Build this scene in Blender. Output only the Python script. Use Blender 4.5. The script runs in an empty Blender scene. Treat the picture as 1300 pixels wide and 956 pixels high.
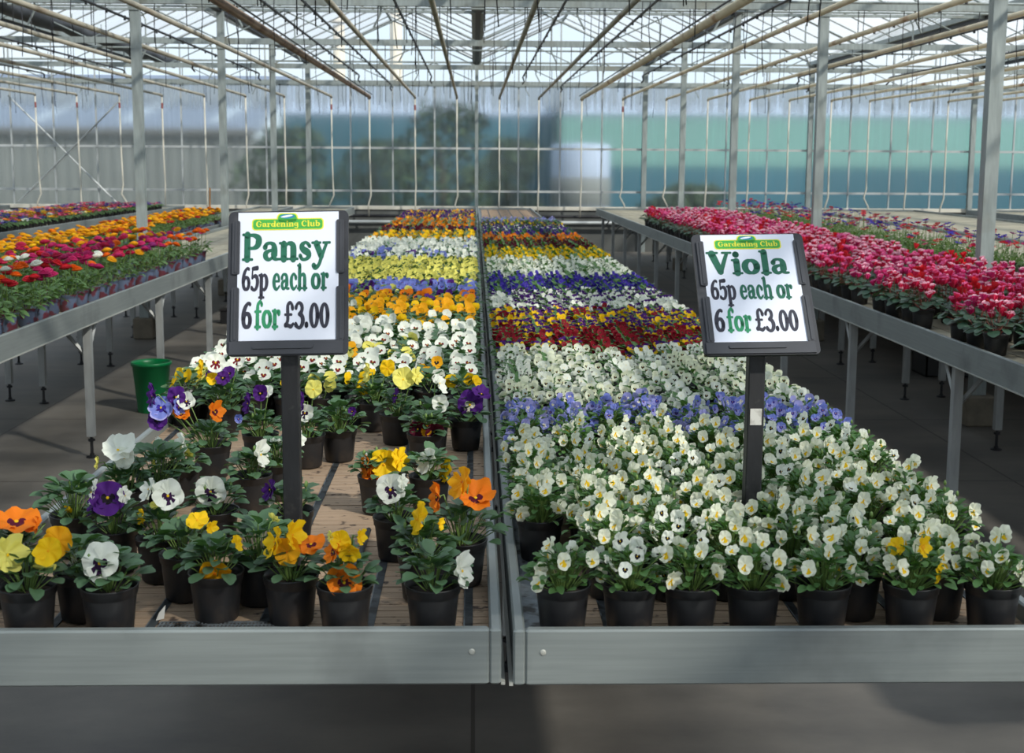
import bpy, math, random
import numpy as np
from mathutils import Matrix, Vector
PI = math.pi
C = bpy.context.scene.collection
rnd = random.Random(7)

# ------------------------------------------------------------------ materials
MATS = []
MID = {}
def lin(c):
    return tuple(((x/255)/12.92 if x/255 <= 0.04045 else ((x/255+0.055)/1.055)**2.4) for x in c)
def new_mat(name, c, rough=0.6, metal=0.0, var=0.0, scale=30.0, bump=0.0, spec=0.5, trans=0.0, stretch=None, dirt=None, objvar=0.0, trans_col=None):
    """Principled surface; var = noise variation of the thing's own colour; trans = share of light shining through (petals, leaves)."""
    m = bpy.data.materials.new(name); m.use_nodes = True
    nt = m.node_tree; N = nt.nodes; L = nt.links
    b = N['Principled BSDF']; out = N['Material Output']
    b.inputs['Roughness'].default_value = rough
    b.inputs['Metallic'].default_value = metal
    b.inputs['Specular IOR Level'].default_value = spec
    col = lin(c)
    b.inputs['Base Color'].default_value = (*col, 1)
    m.diffuse_color = (*col, 1)
    src = None
    if var > 0 or bump > 0 or dirt:
        tc = N.new('ShaderNodeTexCoord'); mp = N.new('ShaderNodeMapping')
        L.new(tc.outputs['Object'], mp.inputs['Vector'])
        if stretch: mp.inputs['Scale'].default_value = stretch
        nz = N.new('ShaderNodeTexNoise'); nz.inputs['Scale'].default_value = scale; nz.inputs['Detail'].default_value = 5
        L.new(mp.outputs['Vector'], nz.inputs['Vector'])
        if var > 0:
            r = N.new('ShaderNodeValToRGB')
            r.color_ramp.elements[0].position = 0.3; r.color_ramp.elements[1].position = 0.7
            r.color_ramp.elements[0].color = (*[x*(1-var) for x in col], 1)
            r.color_ramp.elements[1].color = (*[min(1, x*(1+var)) for x in col], 1)
            L.new(nz.outputs['Fac'], r.inputs['Fac']); src = r.outputs['Color']
        if bump > 0:
            bp = N.new('ShaderNodeBump'); bp.inputs['Strength'].default_value = bump; bp.inputs['Distance'].default_value = 0.01
            L.new(nz.outputs['Fac'], bp.inputs['Height']); L.new(bp.outputs['Normal'], b.inputs['Normal'])
        if dirt:
            n2 = N.new('ShaderNodeTexNoise'); n2.inputs['Scale'].default_value = dirt[1]; n2.inputs['Detail'].default_value = 6
            L.new(tc.outputs['Object'], n2.inputs['Vector'])
            r2 = N.new('ShaderNodeValToRGB'); r2.color_ramp.elements[0].position = dirt[2]; r2.color_ramp.elements[1].position = dirt[3]
            L.new(n2.outputs['Fac'], r2.inputs['Fac'])
            mx = N.new('ShaderNodeMixRGB'); mx.inputs['Color1'].default_value = (*col, 1)
            if src: L.new(src, mx.inputs['Color1'])
            mx.inputs['Color2'].default_value = (*lin(dirt[0]), 1)
            L.new(r2.outputs['Color'], mx.inputs['Fac']); src = mx.outputs['Color']
    if objvar > 0:
        oi = N.new('ShaderNodeObjectInfo'); hs = N.new('ShaderNodeHueSaturation')
        mr = N.new('ShaderNodeMapRange'); mr.inputs['To Min'].default_value = 1-objvar; mr.inputs['To Max'].default_value = 1+objvar
        L.new(oi.outputs['Random'], mr.inputs['Value']); L.new(mr.outputs['Result'], hs.inputs['Value'])
        hs.inputs['Color'].default_value = (*col, 1)
        if src: L.new(src, hs.inputs['Color'])
        src = hs.outputs['Color']
    if src: L.new(src, b.inputs['Base Color'])
    if trans > 0:
        tr = N.new('ShaderNodeBsdfTranslucent'); mix = N.new('ShaderNodeMixShader')
        tr.inputs['Color'].default_value = (*lin(trans_col or c), 1)
        if src and not trans_col: L.new(src, tr.inputs['Color'])
        mix.inputs['Fac'].default_value = trans
        L.new(b.outputs['BSDF'], mix.inputs[1]); L.new(tr.outputs['BSDF'], mix.inputs[2]); L.new(mix.outputs['Shader'], out.inputs['Surface'])
    MID[name] = len(MATS); MATS.append(m)
    return m

new_mat('galvanised', (144,152,150), 0.5, 0.2, 0.16, 6, 0.05, stretch=(6,6,1), dirt=((120,118,104), 3, .55, .8))
new_mat('aluminium', (150,155,155), 0.5, 0.2, 0.10, 9, 0.04, stretch=(1,1,12), dirt=((106,108,106), 4, .5, .85))
new_mat('rail_aluminium', (134,140,138), 0.45, 0.22, 0.08, 5, 0.03, stretch=(1,1,30), dirt=((100,104,104), 5, .55, .8))
new_mat('aluminium_lip', (176,176,168), 0.5, 0.3, 0.06, 8)
new_mat('leg_metal', (160,162,160), 0.5, 0.2, 0.12, 8, stretch=(4,4,1))
new_mat('dark_metal', (48,48,50), 0.5, 0.6, 0.1, 20)
new_mat('strip_metal', (62,66,69), 0.6, 0.4, 0.25, 50, 0.2, dirt=((30,29,28), 30, .5, .62))
new_mat('strip_galv', (112,118,122), 0.5, 0.5, 0.2, 60, 0.2, dirt=((38,36,34), 26, .52, .62))
new_mat('glazing_bar', (176,180,180), 0.5, 0.2, 0.1, 6)
new_mat('sill_white', (205,200,186), 0.6, 0, 0.08, 4)
new_mat('pipe_grey', (170,164,148), 0.6, 0.1, 0.15, 3, 0.05, dirt=((122,98,74), 2.2, .55, .75))
new_mat('pipe_cream', (226,210,178), 0.6, 0.0, 0.12, 3, 0.05, dirt=((150,98,56), 2.0, .56, .72))
new_mat('pipe_brown', (146,126,108), 0.6, 0.1, 0.2, 3, 0.05, dirt=((98,66,46), 2.4, .5, .7))
new_mat('red_sleeve', (140,70,62), 0.6)
new_mat('hose_black', (42,44,48), 0.5)
new_mat('wire_dark', (50,50,54), 0.6)
new_mat('bed_wood', (158,134,110), 0.85, 0, 0.14, 12, 0.25, stretch=(1,9,1), dirt=((62,48,40), 42, .60, .70))
new_mat('bed_pale', (168,160,138), 0.85, 0, 0.12, 6, 0.1, stretch=(3,.5,1), dirt=((118,112,98), 3, .5, .8))
new_mat('concrete_plinth', (120,112,98), 0.9, 0, 0.2, 12, 0.2)
new_mat('dwarf_wall', (92,94,92), 0.9, 0, 0.15, 2, 0.1)
new_mat('pot_black', (33,33,35), 0.42, 0, 0.15, 14, 0.05, dirt=((62,54,48), 16, .58, .72))
new_mat('pot_printed', (92,104,128), 0.5, 0, 0.2, 10, dirt=((96,46,58), 22, .47, .53))
new_mat('soil', (42,32,26), 0.95, 0, 0.4, 90, 0.6)
new_mat('leaf_pansy', (78,108,76), 0.5, 0, 0.22, 22, 0.1, objvar=.18, trans=.18, trans_col=(90,140,50))
new_mat('leaf_viola', (76,112,60), 0.5, 0, 0.25, 28, 0.1, objvar=.18, trans=.2, trans_col=(96,150,44))
new_mat('leaf_cyclamen', (52,78,60), 0.5, 0, 0.3, 26, 0.1, objvar=.15, trans=.1, trans_col=(80,120,50))
new_mat('leaf_ranunculus', (84,116,66), 0.55, 0, 0.25, 24, 0.1, objvar=.15, trans=.2, trans_col=(110,150,50))
new_mat('leaf_anemone', (84,116,62), 0.55, 0, 0.2, 24, 0.1, objvar=.15, trans=.25, trans_col=(120,160,50))
new_mat('leaf_primrose', (66,96,48), 0.55, 0, 0.25, 24, 0.1, objvar=.15, trans=.15, trans_col=(110,150,50))
new_mat('stem_green', (112,140,72), 0.5, trans=.1)
new_mat('stem_pink', (128,72,62), 0.5, trans=.1)
def petal(name, c, t=.32, rough=.65): new_mat(name, c, rough, 0, .07, 60, .05, spec=.25, trans=t)
for nm, c in dict(white=(240,242,230), milk=(244,245,224), cream=(236,238,212), paleyellow=(240,232,122), yellow=(246,204,24), golden=(244,178,26),
                  orange=(240,132,26), blue=(128,140,214), lavender=(172,170,224), deepblue=(66,50,160), purple=(84,34,124),
                  violet=(74,44,140), maroon=(92,20,44), burgundy=(120,22,40), darkred=(138,16,34), blotch=(52,16,62), black=(26,14,30),
                  eye=(252,206,30), magenta=(204,48,112), crimson=(208,44,84), scarlet=(214,44,56), pink=(232,112,164), paleedge=(244,190,208),
                  hotpink=(214,50,120), red=(184,28,34), ranorange=(240,112,24), plum=(150,50,120), paleblotch=(246,240,222)).items():
    petal('petal_'+nm, c)
new_mat('sign_black', (46,47,52), 0.5, 0, .12, 30, .05, dirt=((84,84,86), 20, .58, .8))
new_mat('sign_clip', (58,59,64), 0.45, 0, .1, 30)
new_mat('post_black', (34,34,36), 0.55, 0, .2, 60, .1, stretch=(1,1,.3), dirt=((70,68,66), 40, .6, .8))
new_mat('paper', (226,230,242), 0.7, spec=.3)
new_mat('ink_green', (22,98,74), 0.6, 0, .1, 40)
new_mat('ink_midgreen', (40,138,92), 0.6, 0, .08, 40)
new_mat('ink_black', (42,42,56), 0.6, 0, .1, 40)
new_mat('badge_green', (66,168,66), 0.6)
new_mat('badge_yellow', (232,226,66), 0.6)
new_mat('badge_blue', (40,128,170), 0.6)
new_mat('badge_white', (238,244,246), 0.6)
new_mat('plastic_green', (0,116,62), 0.35, 0, .06, 3)
new_mat('plastic_black', (26,26,28), 0.5, 0, .1, 3)
new_mat('white_plastic', (222,222,216), 0.5)
new_mat('cane', (170,120,70), 0.7)
new_mat('sticker', (206,204,196), 0.7, dirt=((160,156,148), 60, .5, .7))
new_mat('shed_cladding', (122,125,123), 0.7, 0, .08, 1.2)
new_mat('shed_roof', (112,122,140), 0.5, 0.1, .12, .5)
new_mat('shed_roof_strip', (176,186,198), 0.5)
new_mat('gutter_brown', (96,90,76), 0.7)
new_mat('teal_upper', (112,154,148), 0.8, 0, .08, .25)
new_mat('teal_lower', (44,92,108), 0.8, 0, .22, .22)
new_mat('outside_white', (170,182,204), 0.6, 0, .05, 1)
new_mat('flue_cream', (206,196,178), 0.6)
new_mat('tree_leaf', (52,72,40), 0.7, 0, .4, 2, trans=.1)
new_mat('bark', (72,60,46), 0.9, 0, .3, 10)
new_mat('ground_out', (92,98,84), 0.9, 0, .2, .5)

def glass_roof():
    m = bpy.data.materials.new('roof_glass'); m.use_nodes = True; nt = m.node_tree; N = nt.nodes; L = nt.links
    N.remove(N['Principled BSDF']); out = N['Material Output']
    t = N.new('ShaderNodeBsdfTransparent'); t.inputs['Color'].default_value = (.93,.95,.96,1)
    d = N.new('ShaderNodeBsdfTranslucent'); d.inputs['Color'].default_value = (.92,.94,.95,1)
    d2 = N.new('ShaderNodeBsdfDiffuse'); d2.inputs['Color'].default_value = (.72,.74,.76,1)
    md = N.new('ShaderNodeMixShader'); md.inputs['Fac'].default_value = .5
    L.new(d.outputs[0], md.inputs[1]); L.new(d2.outputs[0], md.inputs[2])
    tc = N.new('ShaderNodeTexCoord'); nz = N.new('ShaderNodeTexNoise'); nz.inputs['Scale'].default_value = 1.3; nz.inputs['Detail'].default_value = 5
    L.new(tc.outputs['Object'], nz.inputs['Vector'])
    mr = N.new('ShaderNodeMapRange'); mr.inputs['From Min'].default_value = .35; mr.inputs['From Max'].default_value = .7
    mr.inputs['To Min'].default_value = .16; mr.inputs['To Max'].default_value = .42
    L.new(nz.outputs['Fac'], mr.inputs['Value'])
    mix = N.new('ShaderNodeMixShader'); L.new(mr.outputs['Result'], mix.inputs['Fac'])
    L.new(t.outputs[0], mix.inputs[1]); L.new(md.outputs[0], mix.inputs[2])
    L.new(mix.outputs[0], out.inputs['Surface'])
    MID['roof_glass'] = len(MATS); MATS.append(m)
def glass_clear():
    m = bpy.data.materials.new('gable_glass'); m.use_nodes = True; nt = m.node_tree; N = nt.nodes; L = nt.links
    N.remove(N['Principled BSDF']); out = N['Material Output']
    t = N.new('ShaderNodeBsdfTransparent'); t.inputs['Color'].default_value = (.93,.97,.98,1)
    g = N.new('ShaderNodeBsdfGlossy'); g.inputs['Roughness'].default_value = .15
    mix = N.new('ShaderNodeMixShader'); mix.inputs['Fac'].default_value = .05
    L.new(t.outputs[0], mix.inputs[1]); L.new(g.outputs[0], mix.inputs[2]); L.new(mix.outputs[0], out.inputs['Surface'])
    MID['gable_glass'] = len(MATS); MATS.append(m)
def glass_wall():
    """hammered wall glass that blurs what lies behind, with a fogged band of condensation and drip runs near the top"""
    m = bpy.data.materials.new('misted_glass'); m.use_nodes = True; nt = m.node_tree; N = nt.nodes; L = nt.links
    N.remove(N['Principled BSDF']); out = N['Material Output']
    g = N.new('ShaderNodeBsdfGlass'); g.inputs['Roughness'].default_value = .135; g.inputs['IOR'].default_value = 1.33
    g.inputs['Color'].default_value = (.95,.98,.98,1)
    tc = N.new('ShaderNodeTexCoord'); sep = N.new('ShaderNodeSeparateXYZ'); L.new(tc.outputs['Object'], sep.inputs[0])
    nz = N.new('ShaderNodeTexNoise'); nz.inputs['Scale'].default_value = 1.0; nz.inputs['Detail'].default_value = 6
    mp = N.new('ShaderNodeMapping'); mp.inputs['Scale'].default_value = (6,1,1.1)
    L.new(tc.outputs['Object'], mp.inputs[0]); L.new(mp.outputs[0], nz.inputs['Vector'])
    # height of the mist's lower edge wanders with the drips
    ad = N.new('ShaderNodeMath'); ad.operation = 'MULTIPLY_ADD'; ad.inputs[1].default_value = .30; L.new(nz.outputs['Fac'], ad.inputs[0]); L.new(sep.outputs['Z'], ad.inputs[2])
    mr = N.new('ShaderNodeMapRange'); mr.inputs['From Min'].default_value = 2.48; mr.inputs['From Max'].default_value = 2.72
    mr.inputs['To Min'].default_value = .08; mr.inputs['To Max'].default_value = .72
    L.new(ad.outputs[0], mr.inputs['Value'])
    tl = N.new('ShaderNodeBsdfTranslucent'); tl.inputs['Color'].default_value = (.96,.97,.97,1)
    n2 = N.new('ShaderNodeTexNoise'); n2.inputs['Scale'].default_value = 1.0; n2.inputs['Detail'].default_value = 3
    mp2 = N.new('ShaderNodeMapping'); mp2.inputs['Scale'].default_value = (22,1,.6); L.new(tc.outputs['Object'], mp2.inputs[0]); L.new(mp2.outputs[0], n2.inputs['Vector'])
    m2 = N.new('ShaderNodeMapRange'); m2.inputs['From Min'].default_value = .38; m2.inputs['From Max'].default_value = .5; m2.inputs['To Min'].default_value = .45; m2.inputs['To Max'].default_value = 1
    L.new(n2.outputs['Fac'], m2.inputs['Value']); ml = N.new('ShaderNodeMath'); ml.operation = 'MULTIPLY'; L.new(mr.outputs['Result'], ml.inputs[0]); L.new(m2.outputs['Result'], ml.inputs[1])
    mix = N.new('ShaderNodeMixShader'); L.new(ml.outputs[0], mix.inputs['Fac'])
    L.new(g.outputs[0], mix.inputs[1]); L.new(tl.outputs[0], mix.inputs[2]); L.new(mix.outputs[0], out.inputs['Surface'])
    MID['misted_glass'] = len(MATS); MATS.append(m)
glass_roof(); glass_clear(); glass_wall()
def floor_mat():
    m = bpy.data.materials.new('wet_concrete'); m.use_nodes = True; nt = m.node_tree; N = nt.nodes; L = nt.links
    b = N['Principled BSDF']; tc = N.new('ShaderNodeTexCoord')
    n1 = N.new('ShaderNodeTexNoise'); n1.inputs['Scale'].default_value = .9; n1.inputs['Detail'].default_value = 7; n1.inputs['Roughness'].default_value = .62
    mp = N.new('ShaderNodeMapping'); mp.inputs['Scale'].default_value = (1,1.6,1); L.new(tc.outputs['Object'], mp.inputs[0]); L.new(mp.outputs[0], n1.inputs['Vector'])
    r = N.new('ShaderNodeValToRGB'); e = r.color_ramp.elements
    e[0].position = .3; e[0].color = (*lin((74,71,67)),1); e[1].position = .75; e[1].color = (*lin((132,126,117)),1)
    L.new(n1.outputs['Fac'], r.inputs['Fac'])
    br = N.new('ShaderNodeTexBrick'); br.inputs['Scale'].default_value = 1.0; br.inputs['Mortar Size'].default_value = .006
    br.inputs['Brick Width'].default_value = 2.6; br.inputs['Row Height'].default_value = 1.5; br.offset = 0
    br.inputs['Color1'].default_value = (1,1,1,1); br.inputs['Color2'].default_value = (.92,.92,.92,1); br.inputs['Mortar'].default_value = (.45,.43,.42,1)
    L.new(tc.outputs['Object'], br.inputs['Vector'])
    mx = N.new('ShaderNodeMixRGB'); mx.blend_type = 'MULTIPLY'; mx.inputs['Fac'].default_value = 1
    L.new(r.outputs['Color'], mx.inputs['Color1']); L.new(br.outputs['Color'], mx.inputs['Color2']); L.new(mx.outputs['Color'], b.inputs['Base Color'])
    rr = N.new('ShaderNodeMapRange'); rr.inputs['To Min'].default_value = .42; rr.inputs['To Max'].default_value = .85
    L.new(n1.outputs['Fac'], rr.inputs['Value']); L.new(rr.outputs['Result'], b.inputs['Roughness'])
    bp = N.new('ShaderNodeBump'); bp.inputs['Strength'].default_value = .15; n3 = N.new('ShaderNodeTexNoise'); n3.inputs['Scale'].default_value = 60
    L.new(tc.outputs['Object'], n3.inputs['Vector']); L.new(n3.outputs['Fac'], bp.inputs['Height']); L.new(bp.outputs['Normal'], b.inputs['Normal'])
    MID['floor'] = len(MATS); MATS.append(m)
floor_mat()

# ------------------------------------------------------------------ geometry containers
class Geo:
    """vertices, polygon loops, polygon sizes and a palette index per polygon, kept as lists of numpy blocks"""
    def __init__(s): s.V = []; s.L = []; s.S = []; s.M = []; s.n = 0
    def poly(s, verts, faces, mat):
        v = np.asarray(verts, float).reshape(-1, 3)
        s.V.append(v); s.L.append(np.array([i+s.n for f in faces for i in f], int)); s.S.append(np.array([len(f) for f in faces], int))
        s.M.append(np.full(len(faces), MID[mat], int) if isinstance(mat, str) else np.array([MID[x] for x in mat], int))
        s.n += len(v); return s
    def arrays(s):
        if len(s.V) != 1:
            s.V = [np.concatenate(s.V)]; s.L = [np.concatenate(s.L)]; s.S = [np.concatenate(s.S)]; s.M = [np.concatenate(s.M)]
        return s.V[0], s.L[0], s.S[0], s.M[0]
    def add(s, g, M=None):
        v, l, z, m = g.arrays()
        if M is not None:
            A = np.array(M); v = v @ A[:3, :3].T + A[:3, 3]
        s.V.append(v); s.L.append(l+s.n); s.S.append(z); s.M.append(m); s.n += len(v); return s
    def mesh(s, name, smooth=True):
        v, l, z, m = s.arrays()
        me = bpy.data.meshes.new(name)
        me.vertices.add(len(v)); me.vertices.foreach_set('co', v.astype(np.float32).ravel())
        me.loops.add(len(l)); me.loops.foreach_set('vertex_index', l.astype(np.int32))
        me.polygons.add(len(z)); st = np.concatenate([[0], np.cumsum(z)[:-1]])
        me.polygons.foreach_set('loop_start', st.astype(np.int32))
        u, inv = np.unique(m, return_inverse=True)
        for k in u: me.materials.append(MATS[k])
        me.polygons.foreach_set('material_index', inv.astype(np.int32))
        me.polygons.foreach_set('use_smooth', np.full(len(z), smooth, bool))
        me.update(calc_edges=True); me.validate(); return me
    # shapes
    def box(s, x0, x1, y0, y1, z0, z1, mat):
        v = [(x0,y0,z0),(x1,y0,z0),(x1,y1,z0),(x0,y1,z0),(x0,y0,z1),(x1,y0,z1),(x1,y1,z1),(x0,y1,z1)]
        return s.poly(v, [(0,3,2,1),(4,5,6,7),(0,1,5,4),(1,2,6,5),(2,3,7,6),(3,0,4,7)], mat)
    def bbox(s, x0, x1, y0, y1, z0, z1, mat, b=.002):
        """box with bevelled long edges"""
        def ring(z, i): return [(x0+b+i,y0+i,z),(x1-b-i,y0+i,z),(x1-i,y0+b+i,z),(x1-i,y1-b-i,z),(x1-b-i,y1-i,z),(x0+b+i,y1-i,z),(x0+i,y1-b-i,z),(x0+i,y0+b+i,z)]
        v = ring(z0, b)+ring(z0+b, 0)+ring(z1-b, 0)+ring(z1, b)
        f = [tuple(range(7,-1,-1)), tuple(range(24,32))]
        for k in range(3):
            for i in range(8): f.append((k*8+i, k*8+(i+1)%8, k*8+8+(i+1)%8, k*8+8+i))
        return s.poly(v, f, mat)
    def tube(s, pts, r, mat, n=6, caps=True):
        pts = [Vector(p) for p in pts]; rs = r if isinstance(r, (list, tuple)) else [r]*len(pts)
        v = []; f = []; prev = None
        for i, p in enumerate(pts):
            d = (pts[min(i+1, len(pts)-1)]-pts[max(i-1, 0)])
            d = d.normalized() if d.length > 1e-9 else Vector((0,0,1))
            if prev is None: a = d.cross(Vector((0,0,1)) if abs(d.z) < .9 else Vector((1,0,0))).normalized()
            else:
                a = prev-d*prev.dot(d); a = a.normalized() if a.length > 1e-6 else d.orthogonal().normalized()
            prev = a; b = d.cross(a)
            for k in range(n):
                t = 2*PI*k/n; v.append(p+(a*math.cos(t)+b*math.sin(t))*rs[i])
        for i in range(len(pts)-1):
            for k in range(n): f.append((i*n+k, i*n+(k+1)%n, (i+1)*n+(k+1)%n, (i+1)*n+k))
        if caps and n > 2: f.append(tuple(range(n-1,-1,-1))); f.append(tuple((len(pts)-1)*n+k for k in range(n)))
        return s.poly(v, f, mat)
    def lathe(s, prof, mat, n=20, c=(0,0,0), mats=None):
        v = []; f = []; mm = []
        for (r, z) in prof:
            for k in range(n): t = 2*PI*k/n; v.append((c[0]+r*math.cos(t), c[1]+r*math.sin(t), c[2]+z))
        for i in range(len(prof)-1):
            for k in range(n): f.append((i*n+k, i*n+(k+1)%n, (i+1)*n+(k+1)%n, (i+1)*n+k)); mm.append(mats[i] if mats else mat)
        return s.poly(v, f, mm)
    def grid(s, P, mat):
        """P[i][j] points"""
        a, b = len(P), len(P[0]); v = [p for r in P for p in r]
        f = [(i*b+j, i*b+j+1, (i+1)*b+j+1, (i+1)*b+j) for i in range(a-1) for j in range(b-1)]
        return s.poly(v, f, mat)
def M4(loc, rz=0, sc=1, rx=0, ry=0):
    return Matrix.Translation(loc) @ Matrix.Rotation(rz,4,'Z') @ Matrix.Rotation(ry,4,'Y') @ Matrix.Rotation(rx,4,'X') @ Matrix.Scale(sc,4)

# ------------------------------------------------------------------ objects
def link(o, parent=None):
    C.objects.link(o)
    if parent is not None: o.parent = parent
    return o
def obj(name, g, parent=None, loc=(0,0,0), smooth=False):
    me = g if isinstance(g, bpy.types.Mesh) else g.mesh(name, smooth)
    o = bpy.data.objects.new(name, me); o.location = loc; return link(o, parent)
def tag(o, label, cat, group=None, kind=None):
    o['label'] = label; o['category'] = cat
    if group: o['group'] = group
    if kind: o['kind'] = kind
    return o
def thing(name, label, cat, loc=(0,0,0), rz=0, group=None):
    o = bpy.data.objects.new(name, None); o.empty_display_size = .05; o.location = loc; o.rotation_euler = (0,0,rz); link(o)
    return tag(o, label, cat, group)
def struct(name, g, parent=None, label=None, loc=(0,0,0), smooth=False):
    o = obj(name, g, parent, loc, smooth)
    if parent is None:
        o['kind'] = 'structure'
        if label: o['label'] = label
    return o
ORD = 'zeroth first second third fourth fifth sixth seventh eighth ninth tenth eleventh twelfth thirteenth fourteenth fifteenth sixteenth seventeenth eighteenth nineteenth twentieth'.split()
def ordw(n):
    if n <= 20: return ORD[n]
    tens = {2:'twenty',3:'thirty',4:'forty',5:'fifty',6:'sixty'}
    t, u = divmod(n, 10)
    return (tens[t]+'-'+ORD[u]) if u else {2:'twentieth',3:'thirtieth',4:'fortieth',5:'fiftieth',6:'sixtieth'}[t]
# ------------------------------------------------------------------ camera
H = 1.5
def nz(v): v = np.array(v, float); return v/np.linalg.norm(v)
Yc = nz([-48, 226.5, -1640]); Uc = nz([0.0064, 1, 0.138]); Uc = nz(Uc-Yc*(Uc@Yc)); Xc = np.cross(Yc, Uc)
cam_d = bpy.data.cameras.new('camera'); cam = bpy.data.objects.new('camera', cam_d); C.objects.link(cam)
R = Matrix((tuple(Xc), tuple(Yc), tuple(Uc)))          # camera axes -> world axes
cam.matrix_world = Matrix.Translation((0,0,H)) @ R.to_4x4()
cam_d.sensor_width = 36; cam_d.lens = 1640/1300*36; cam_d.shift_y = -44.5/1300
cam_d.clip_start = .05; cam_d.clip_end = 300
cam_d.dof.use_dof = True; cam_d.dof.focus_distance = 3.0; cam_d.dof.aperture_fstop = 11
bpy.context.scene.camera = cam

# ------------------------------------------------------------------ building shell
WY = 22.25; X0, X1 = -14.21, 14.29; YF = -7.0
GUT = 3.22; RIDGE = 3.88; GX = .04; SPAN = 2.85
struct('floor', Geo().box(X0, X1, YF, WY, -.15, 0, 'floor'), label='grey damp concrete floor')
struct('ground', Geo().box(-60, 60, WY+.12, 90, -.3, -.05, 'ground_out'), label='ground outside the glass wall')
# dwarf wall under the glass
struct('wall_back', Geo().box(X0, X1, WY, WY+.12, 0, .70, 'dwarf_wall'), label='low dark wall under the back glazing')
struct('wall_left', Geo().box(X0-.12, X0, YF, WY+.12, 0, .70, 'dwarf_wall').box(X0-.06, X0-.05, YF, WY, .7, GUT, 'roof_glass'), label='left glass wall')
struct('wall_right', Geo().box(X1, X1+.12, YF, WY+.12, 0, .70, 'dwarf_wall').box(X1+.05, X1+.06, YF, WY, .7, GUT, 'roof_glass'), label='right glass wall')
struct('wall_front', Geo().box(X0, X1, YF-.12, YF, 0, .70, 'dwarf_wall').box(X0, X1, YF-.06, YF-.05, .7, 2.8, 'roof_glass'), label='front glass wall')
# sill
struct('trim_1', Geo().bbox(X0, X1, WY-.03, WY+.1, .70, .765, 'sill_white', .006), label='pale sill of the back glazing')
# misted wall glass, one pane thick, and its bars
w1 = struct('window_1', Geo().box(X0, X1, WY+.05, WY+.054, .765, 2.78, 'misted_glass'), label='misted back wall glazing')
bars = Geo()
k0 = math.ceil((X0-GX)/.7125)
for k in range(k0, k0+41):
    x = GX+k*.7125
    if x > X1-.02 or x < X0+.02: continue
    bars.box(x-.012, x+.012, WY+.02, WY+.045, .765, 2.78, 'glazing_bar')
for z, h in ((1.02,.018),(1.745,.018)): bars.box(X0, X1, WY+.0, WY+.02, z-h, z+h, 'glazing_bar')
struct('window_frame', bars, w1)
struct('trim_2', Geo().box(X0, X1, WY-.02, WY+.06, 2.78, 2.83, 'galvanised'), label='galvanised eaves rail over the misted glass')
# gable glass above the rail
gab = Geo(); gb = Geo()
i0 = -5
for i in range(i0, 5):
    xl = GX+i*SPAN; xr = xl+SPAN; xm = (xl+xr)/2
    gab.poly([(xl,WY+.05,2.83),(xr,WY+.05,2.83),(xr,WY+.05,GUT),(xm,WY+.05,RIDGE),(xl,WY+.05,GUT)], [(0,1,2,3,4)], 'gable_glass')
    for k in range(4):
        x = xl+k*.7125; zt = GUT+(RIDGE-GUT)*(1-abs(x-xm)/(SPAN/2))
        gb.box(x-.012, x+.012, WY+.02, WY+.045, 2.83, zt, 'glazing_bar')
    for (a, b) in (((xl,GUT),(xm,RIDGE)),((xm,RIDGE),(xr,GUT))):
        gb.tube([(a[0],WY+.03,a[1]),(b[0],WY+.03,b[1])], .022, 'glazing_bar', 4)
w2 = struct('window_2', gab, label='clear gable glazing'); struct('window_frame', gb, w2)
# roof
roof = Geo(); rb = Geo()
RY0 = YF
for i in range(i0, 5):
    xl = GX+i*SPAN; xr = xl+SPAN; xm = (xl+xr)/2
    roof.poly([(xl,RY0,GUT+.02),(xm,RY0,RIDGE),(xm,WY+.05,RIDGE),(xl,WY+.05,GUT+.02)], [(0,1,2,3)], 'roof_glass')
    roof.poly([(xm,RY0,RIDGE),(xr,RY0,GUT+.02),(xr,WY+.05,GUT+.02),(xm,WY+.05,RIDGE)], [(0,1,2,3)], 'roof_glass')
    y = WY-.7
    while y > RY0:
        for (a, b) in (((xl,GUT),(xm,RIDGE)),((xm,RIDGE),(xr,GUT))):
            rb.tube([(a[0],y,a[1]-.02),(b[0],y,b[1]-.02)], .012, 'glazing_bar', 4)
        y -= .75
    rb.box(xm-.02, xm+.02, RY0, WY, RIDGE-.045, RIDGE-.01, 'glazing_bar')
c1 = struct('ceiling', roof, label='pitched glass roof of several spans'); struct('ceiling_frame', rb, c1)
for i in range(i0, 6):
    x = GX+i*SPAN
    struct('trim_%d' % (i+8), Geo().box(x-.075, x+.075, RY0, WY+.1, GUT-.05, GUT+.01, 'galvanised').box(x-.03, x+.03, RY0, WY+.1, GUT-.09, GUT-.05, 'dark_metal'), label='galvanised valley gutter between two glass roof spans')

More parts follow.
